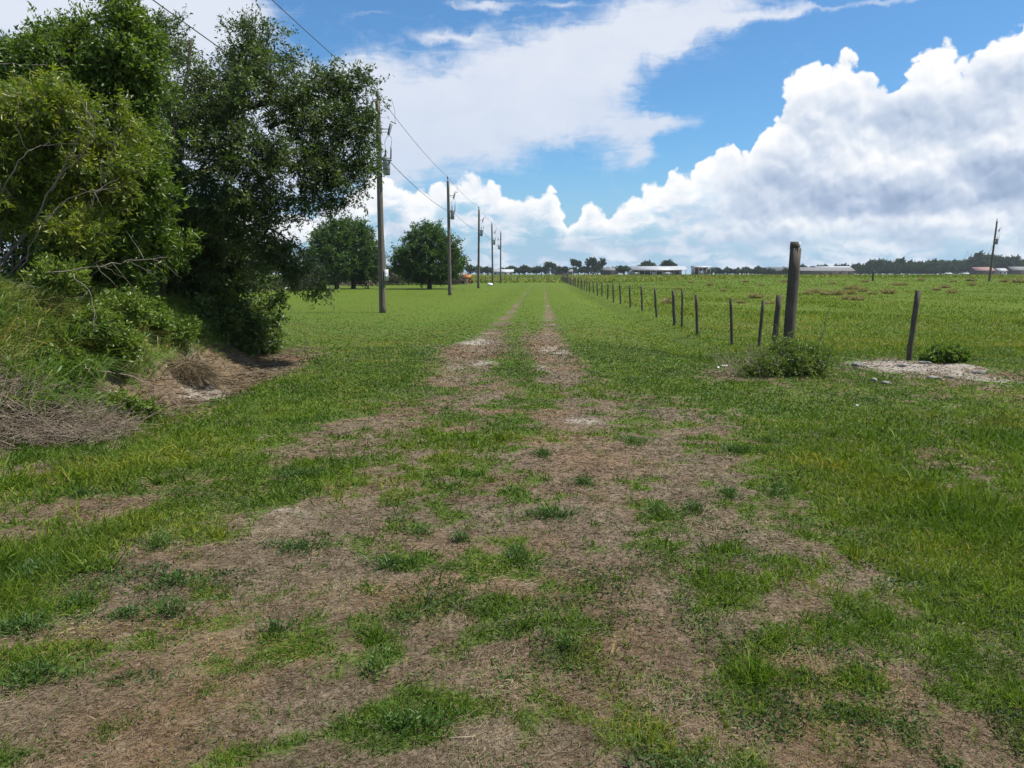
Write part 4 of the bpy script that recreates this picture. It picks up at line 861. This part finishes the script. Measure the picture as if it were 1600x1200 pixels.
# orange machine
def build_machine():
    b = gp(*at(728, 436, 128)[:2]); t = empty('tractor', b, 'small orange machine parked half hidden behind the brush heap', 'tractor')
    S = Soup(); S.add(*box((.15, 0, .85), (1.1, .8, .5))); S.add(*box((.6, 0, 1.05), (.35, .7, .35))); S.build('body', M['orange'], t)
    S = Soup(); S.add(*box((-.35, 0, 1.45), (.8, .85, .08))); 
    for x in (-.7, 0): 
        for y in (-.38, .38): S.add(*box((x, y, 1.2), (.06, .06, .5)))
    S.build('canopy', M['orange'], t); S = Soup(); S.add(*box((-.4, 0, 1.0), (.3, .5, .3))); S.build('seat', M['tyre'], t)
    for x, y, r in ((-.5, -.5, .5), (-.5, .5, .5), (.6, -.45, .32), (.6, .45, .32)):
        S = Soup(); V, F = lathe([(0, -.12), (r*.85, -.12), (r, -.08), (r, .08), (r*.85, .12), (0, .12)], 16); V = V[:, [0, 2, 1]]+np.array((x, y, r)); S.add(V, F); w_ = S.build('wheel', M['tyre'], t)
        S = Soup(); V, F = lathe([(0, -.13), (r*.45, -.13), (r*.45, .13), (0, .13)], 12); V = V[:, [0, 2, 1]]+np.array((x, y, r)); S.add(V, F); S.build('rim', M['orange'], w_)
    t.scale = (1.25, 1.25, 1.25)
build_machine()

# ------------------------------------------------------------------ pasture tussocks
def tussock_mesh(seed, n=420):
    rng = np.random.default_rng(seed); th = rng.uniform(0, 6.28, n); rr = .34*np.sqrt(rng.random(n)); P = np.c_[rr*np.cos(th), rr*np.sin(th)*.8, np.zeros(n)]
    D = nrm(np.c_[np.cos(th)*.55*rr/.3, np.sin(th)*.55*rr/.3, np.full(n, .75)]+rng.normal(0, .2, (n, 3)))
    V, F, a = blades(P, D, rng.uniform(.28, .62, n), np.full(n, .022), rng.uniform(.3, .9, n), np.clip(rng.normal(.5, .22, n), 0, 1), rng=rng)
    return mesh_np('tussock', V, F, M['tussock'], None, {'var': a})
tp = [tussock_mesh(1), tussock_mesh(2), tussock_mesh(3)]
TS = [(1182,466,1.0,'tan tussock left of the thick gatepost, larger of two'),(1203,475,.7,'tan tussock between the gatepost and a larger tussock'),(1157,474,.7,'low tan tussock above the nearest slim fence posts'),(1044,474,1.1,'tan tussock behind the slim posts near the middle of the fence'),
      (1274,458,1.2,'wide tan tussock just right of the gatepost top third'),(1262,460,.8,'tan tussock touching the right side of the gatepost'),(1290,461,.8,None),(1309,461,1.1,None),(1326.6,460,1.1,None),(1324,468,.8,None),(1340,469,.9,None),(1331,453,1.3,None),(1348,456,1.0,None),(1364,460,.7,None),
      (1388,459,1.2,'tan tussock closest to the leaning post, standing alone'),(1477,450,1.0,'tan tussock right of the leaning post, darker of the group'),(1488,458,.9,'reddish tussock right of the leaning post, nearest of the group'),(1464,454,.8,'faint tussock right of the leaning post, left one of the group'),
      (1412,446,.9,None),(1440,438.5,1.0,None),(1399,446,.8,None),(1240,450,.9,None),(1225,441,1.0,None),(1165,441,1.0,None),(1110,446,.9,None),(1080,442,.9,None),(1130,455,.7,None),(1520,446,.8,None),(1570,441,1.2,None),(1592,442,1.6,'dark scrubby tussock at the far right edge of the pasture'),(1518,439.5,1.1,None),(1300,444,.9,None),(1060,452,.7,None),(1190,447,.7,None),(1352,441,.9,None),(1490,441,.8,None)]
for i, (px, py, s, lb) in enumerate(TS):
    o = tp[i] if i < 3 else tp[i % 3].copy()
    if i >= 3: COL.objects.link(o)
    c = hit(px, py); k = s*np.clip(c[1]/42, .7, 1.3); o.location = c; o.scale = (k*.85, k*.85, k*1.05); o.rotation_euler = (0, 0, R.uniform(0, 6.28))
    near = 1285 < px < 1370 and py > 450
    tag(o, lb or ('tan tussock in the tight cluster between the gatepost and the leaning post' if near else 'small distant tussock dotting the open pasture'), 'tussock', 'tan grass tussocks in the pasture' if lb else ('clustered pasture tussocks' if near else 'distant pasture tussocks'))
# rough grass of the pasture
def build_pasture_grass():
    rng = np.random.default_rng(90); n = 150000; d = np.exp(rng.uniform(math.log(15), math.log(150), n)); x = 4.6+.038*d+rng.random(n)*(.70*d); y = d
    keep = rng.random(n) < .35+.9*fbm(x, y*.6, 3.0, 3)+.3*fbm(x, y, 14, 2); x, y = x[keep], y[keep]; n = len(x); T = cover(x, y)[2]
    L = np.maximum(.10+.16*rng.random(n)*smooth(fbm(x, y, 4, 3), -.05, .2), .0016*y); W = np.clip(.0009*y, .01, .08)
    V, F, a = blades(np.c_[x, y, H(x, y)-.01], nrm(rdir(n, 1.4)*[1, 1, 1]+[0, 0, .4]), L, W*np.ones(n), .3, np.clip(.42+.5*(T-.25)+rng.normal(0, .15, n), 0, 1), rng=rng)
    tag(mesh_np('pasture_grass', V, F, M['grass'], None, {'var': a}), 'rough uncut grass of the open pasture behind the fence', 'grass', kind='stuff')
build_pasture_grass()

# ------------------------------------------------------------------ rubble, litter
def rock(px, py, r, seed, label, group='pale rubble pieces', mat='rock', dz=0.0):
    c = hit(px, py); S = Soup(); S.add(*lump((0, 0, r[2]*.4), r, seed)); o = S.build('rubble' if mat == 'rock' else 'litter', M[mat]); o.location = c; o.rotation_euler = (0, 0, seed); tag(o, label, 'rubble' if mat == 'rock' else 'litter', group)
rock(1366,596,(.055,.04,.04),1,'small white concrete lump below the left end of the pale patch')
rock(1383,600,(.09,.04,.03),2,'slanting white slab below the left end of the pale patch')
rock(1460,592,(.10,.05,.03),3,'flat white stone on the near rim of the pale patch')
rock(1485,590,(.07,.05,.03),4,'small flat stone right of another on the near rim of the pale patch')
rock(1340,572,(.13,.06,.04),5,'grey broken slab at the far left of the pale patch')
rock(1530,583,(.10,.06,.03),6,'pale stone at the right end of the rubble patch')
rock(1410,572,(.12,.08,.035),7,'low grey rock in the middle of the pale patch')
rock(1445,568,(.15,.08,.03),8,'largest flat grey rock on the pale patch')
rock(1132,573,(.06,.03,.02),9,'crumpled white scrap left of the scrubby bush','white litter','litter')
rock(1122,575,(.035,.03,.018),10,'tiny white scrap beside a larger one left of the scrubby bush','white litter','litter')
rock(1338,634,(.05,.02,.012),11,'white scrap lying on the grass right of the lane','white litter','litter')
rock(322,608,(.11,.06,.04),12,'pale stone at the foot of the bare bank')
branch('broken_stick', [(1296,588,12.6),(1304,580,12.7),(1316,566,12.8)], .013, 'short pale stick leaning up right of the scrubby bush', 'branch', 'palebark', 0, 20)
branch('broken_stick', [(1366,584,12.9),(1376,590,12.8),(1386,601,12.5)], .012, 'thin pale stick beside the white concrete lumps', 'branch', 'palebark', 0, 21)

# ------------------------------------------------------------------ far buildings
def gable(b, L, Dp, eave, ridge, rz, label, name='barn', roof='roofmetal', wall='whitewall', open_front=False, over=.5, posts=8, wallbits=()):
    t = empty(name, b, label, 'building'); t.rotation_euler = (0, 0, rz)
    S = Soup(); e = over; h2 = Dp/2+e; th = .12
    zr, ze = ridge, eave-.1
    V = np.array([(-L/2-e, -h2, ze), (L/2+e, -h2, ze), (L/2+e, 0, zr), (-L/2-e, 0, zr), (-L/2-e, h2, ze), (L/2+e, h2, ze)]); V2 = V+np.array((0, 0, th)); VV = np.vstack([V, V2])
    F = np.array([(0,3,2,1),(3,4,5,2),(6,7,8,9),(9,8,11,10),(0,1,7,6),(4,10,11,5),(0,6,9,3),(3,9,10,4),(1,2,8,7),(2,5,11,8)]); S.add(VV, F); S.build('roof', M[roof], t)
    S = Soup()
    if open_front:
        S.add(*box((0, Dp/2, eave/2), (L, .15, eave))); S.build('wall', M['darkwall'], t); S = Soup(); S.add(*box((-L/2+.1, 0, eave/2-.05), (.2, Dp, eave-.1))); S.build('end_wall', M[wall], t)
        for x0, x1 in wallbits:
            S = Soup(); S.add(*box(((x0+x1)/2, -Dp/2+.1, eave*.28), (x1-x0, .12, eave*.55))); S.build('front_panel', M[wall], t)
        for i in range(posts):
            S = Soup(); S.add(*box((-L/2+.25+(L-.5)*i/(posts-1), -Dp/2, eave/2-.05), (.25, .25, eave-.1))); S.build('post', M[wall], t)
    else:
        V = np.array([(-L/2, -Dp/2, -.3), (L/2, -Dp/2, -.3), (L/2, Dp/2, -.3), (-L/2, Dp/2, -.3), (-L/2, -Dp/2, eave), (L/2, -Dp/2, eave), (L/2, Dp/2, eave), (-L/2, Dp/2, eave), (-L/2, 0, ridge-.1), (L/2, 0, ridge-.1)])
        S.add(V, np.array([(0,1,5,4),(2,3,7,6)])); S.F.append(np.array([(3,0,4),(3,4,8),(3,8,7),(1,2,6),(1,6,9),(1,9,5)])); S.build('wall', M[wall], t)
        for i in range(posts):
            S = Soup(); S.add(*box((-L/2+L*(i+.5)/posts, -Dp/2-.02, eave*.45), (L/posts*.35, .06, eave*.5))); S.build('opening_shade', M['darkwall'], t)  # solid dark boxes on the wall, coloured as the shade inside doorways
    return t
def fb(px, Y): x = at(px, 430, Y)[0]; return gp(x, Y)
gable(fb(1027,420), 29, 10, 2.7, 4.6, .03, 'long white-roofed open barn across the pasture', open_front=True, posts=10, wallbits=[(-14.3,-10.5),(2,7),(-4,-2)])
gable(fb(1095,425), 9, 7, 4.2, 4.9, 0, 'open-sided shed with pale roof just right of the long white barn', 'shed', open_front=True, posts=5, wallbits=[(-2,1)])
gable(fb(1262,520), 58, 12, 2.6, 4.9, .05, 'long low grey-roofed barn partly hidden by the gatepost', roof='greyroof', wall='darkwall', posts=9)
gable(fb(1300,560), 24, 12, 3.4, 6.0, 0, 'second grey barn with paler roof right of the gatepost', roof='roofmetal', wall='darkwall', posts=5)
gable(fb(952,480), 10, 8, 2.8, 4.4, 0, 'small grey-roofed building left of the long white barn', 'farm_building', roof='greyroof', wall='darkwall', posts=3)
gable(fb(786,430), 11, 8, 1.8, 3.1, 0, 'low pale-roofed building behind the farthest utility poles', 'farm_building', roof='roofmetal', wall='whitewall', posts=4)
gable(fb(880,520), 12, 8, 2.2, 3.6, 0, 'low grey building beyond the end of the lane', 'farm_building', roof='greyroof', wall='darkwall', posts=3)
gable(fb(1533,540), 13, 9, 2.9, 5.2, 0, 'red-roofed farm building left of the leaning pasture pole', 'farm_building', roof='redroof', wall='darkwall', posts=4)
gable(fb(1562,540), 6, 6, 2.8, 4.4, 0, 'small white shed right of the leaning pasture pole', 'shed', posts=2)
gable(fb(1587,550), 11, 8, 3.2, 5.6, 0, 'grey house at the far right edge under the trees', 'farm_building', roof='greyroof', wall='darkwall', posts=3)
for px, lb in ((1481, 'tiny white vehicle left of the red-roofed building'), (1508, 'small white vehicle beside the red-roofed building')):
    b = fb(px, 500); t = empty('parked_vehicle', b, lb, 'vehicle', 'white vehicles across the pasture')
    S = Soup(); S.add(*box((0, 0, .75), (4.2, 1.8, .75))); S.add(*box((.2, 0, 1.35), (2.4, 1.6, .55))); S.build('body', M['litter'], t)
    S = Soup(); S.add(*box((.2, 0, 1.38), (2.2, 1.64, .35))); S.build('window', M['glass'], t)
    for x in (-1.3, 1.3):
        S = Soup(); V, F = lathe([(0, -.95), (.36, -.95), (.36, .95), (0, .95)], 12); S.add(V[:, [0, 2, 1]]+np.array((x, 0, .36)), F); S.build('wheel', M['tyre'], t)

# ------------------------------------------------------------------ far trees
def far_proto(seed, n=900, kind=0):
    rng = np.random.default_rng(seed); W, S = Soup(), Soup(); ells = []
    for i in range(7 if kind == 0 else 4):
        a = rng.uniform(0, 6.28); r = rng.uniform(.1, .75)
        z = rng.uniform(.9, 1.9) if kind == 0 else 1.9+.18*i
        ells.append(((math.cos(a)*r*(1 if kind == 0 else .25), math.sin(a)*r*.8*(1 if kind == 0 else .25), z), (rng.uniform(.35, .6),)*2+(rng.uniform(.28, .48),), 1.0))
    W.add(*tube([(0, 0, -.2), (.02, 0, .6), (0, 0, 1.5 if kind == 0 else 2.3)], [.1, .07, .03], 7)); O = np.zeros(3)
    foliage(S, W, ells, O, 26, 3, 6, .2, .17, .7, rng, .1, .5, 0, .4, .1, .48, .008)
    return W, S
FP = []
for sd_, kd in ((1, 0), (2, 0), (3, 0), (4, 1)):
    W, S = far_proto(sd_, kind=kd); FP.append((W, S))
fmesh = {}
def far_tree(px, Y, h, wsc, k, label, group):
    b = fb(px, Y); t = empty('far_tree', b, label, 'tree', group)
    if k not in fmesh:
        a = FP[k][0].build('trunk', M['bark'], t, True); c = FP[k][1].build('crown', M['far_leaf'], t); fmesh[k] = (a.data, c.data)
    else:
        for nm, me in zip(('trunk', 'crown'), fmesh[k]):
            o = bpy.data.objects.new(nm, me); COL.objects.link(o); o.parent = t
    t.scale = (wsc, wsc, h/2.2); t.rotation_euler = (0, 0, R.uniform(0, 6.28)); return t
G2 = 'rounded trees on the horizon beyond the lane'
far_list = [(736,5.5,4,1),(748,4.4,3.5,0),(762,5,4,2),(797,5.4,4,1),(812,5,5,0),(819,6,4,2),(838,5,4,1),(846,5.4,4,0),(858,6.2,3.6,3),(864,5.6,3,3),(872,5.2,3.4,1),(884,5.8,3.5,0),(896,7.5,3,3),(904,6.8,2.8,3),(914,5.5,4,2),(920,7.6,3.4,3),(927,8.2,3.4,3),(934,7.6,4,1),(941,7.8,3,3),(975,5.6,5,0),(1012,8.2,5,1),(1042,9,5,2),(1008,7.6,4,0),(1049,8,4,1)]
for px, h, w, k in far_list:
    lb = ('palm-like narrow tree in the tight group left of the white barn' if k == 3 else 'rounded dark tree on the horizon past the end of the lane') if px < 960 else ('bushy tree against the left end of the long white barn' if px == 975 else 'dark treetop showing above the long white barn')
    far_tree(px, 470 if px != 975 else 410, h, w, k, lb, ('narrow horizon trees' if k == 3 else G2) if px < 960 else ('treetops behind the barn' if px != 975 else None))
def build_woodland():
    rng = np.random.default_rng(300); VV, FF, AA = [], [], []; n0 = 0
    protos_ = [(np.vstack(s.V), np.vstack(s.F), np.concatenate(s.A)) for w_, s in FP[:3]]
    spots = []
    for px in np.arange(-250, 1000, 7.0): spots.append((px+rng.uniform(-3, 3), rng.uniform(560, 680), rng.uniform(5.0, 7.0)))
    for px in np.arange(1085, 2100, 3.6):
        hh = np.interp(px, [1085, 1130, 1200, 1250, 1290, 1330, 1370, 1410, 1450, 1480, 1500, 1540, 1560, 1590, 1650, 2100], [6.5, 7.5, 8.5, 9, 9.5, 12, 14, 14.5, 13.5, 17, 18.5, 19, 18.5, 16, 18, 14])
        spots.append((px+rng.uniform(-2, 2), rng.uniform(590, 700), hh*rng.uniform(.58, .90)))
    for px in np.arange(1100, 1245, 6.0): spots.append((px, rng.uniform(450, 500), rng.uniform(2.5, 4.2)))
    for px in np.arange(1330, 1500, 5.0): spots.append((px, rng.uniform(540, 580), rng.uniform(4, 7.5)))
    for px, Y, h in spots:
        b = gp(at(px, 430, Y)[0], Y); V, F, A = protos_[rng.integers(3)]; a = rng.uniform(0, 6.28); c, s = math.cos(a), math.sin(a); w_ = h*rng.uniform(.35, .5)
        V = np.c_[(V[:, 0]*c-V[:, 1]*s)*w_, (V[:, 0]*s+V[:, 1]*c)*w_, (V[:, 2]-.35)*h/1.85]+b
        VV.append(V); FF.append(F+n0); AA.append(np.clip(A+rng.normal(0, .15), 0, 1)); n0 += len(V)
    tag(mesh_np('woodland', np.vstack(VV), np.vstack(FF), M['far_leaf'], None, {'var': np.concatenate(AA)}), 'distant dark wood running along the horizon behind the barns', 'wood', kind='stuff')
build_woodland()
# rank growth across the far field
def build_field_scrub():
    rng = np.random.default_rng(310); n = 60000; y = rng.uniform(136, 330, n); x = rng.uniform(-.55, .75, n)*y
    k = rng.random(n) < .4+1.2*fbm(x, y, 9, 3)+.15; k &= ~((x-.038*y > -4) & (x-.038*y < 4) & (y < 141)); x, y = x[k], y[k]; n = len(x)
    V, F, a = blades(np.c_[x, y, H(x, y)], nrm(rdir(n, 1.2)*[1, 1, 1]+[0, 0, .3]), rng.uniform(.3, .8, n), np.full(n, .22), .3, np.clip(.55+.9*fbm(x, y, 12, 3)+rng.normal(0, .18, n), 0, 1), rng=rng)
    tag(mesh_np('field_weeds', V, F, M['grass'], None, {'var': a}), 'rank weeds and rough grass of the far field beyond the lane end', 'weeds', kind='stuff')
build_field_scrub()

# ------------------------------------------------------------------ air
def build_haze():
    m_, N = new_mat('haze'); v = N.n('ShaderNodeVolumePrincipled'); v.inputs['Color'].default_value = (.80, .88, 1.0, 1); v.inputs['Density'].default_value = 0.00013; v.inputs['Anisotropy'].default_value = .2
    o = N.n('ShaderNodeOutputMaterial'); m_.node_tree.links.new(v.outputs[0], o.inputs['Volume'])
    V, F = box((0, 930, 14), (3100, 2060, 36)); ob = mesh_np('haze', V, F, m_); tag(ob, kind='stuff')
build_haze()
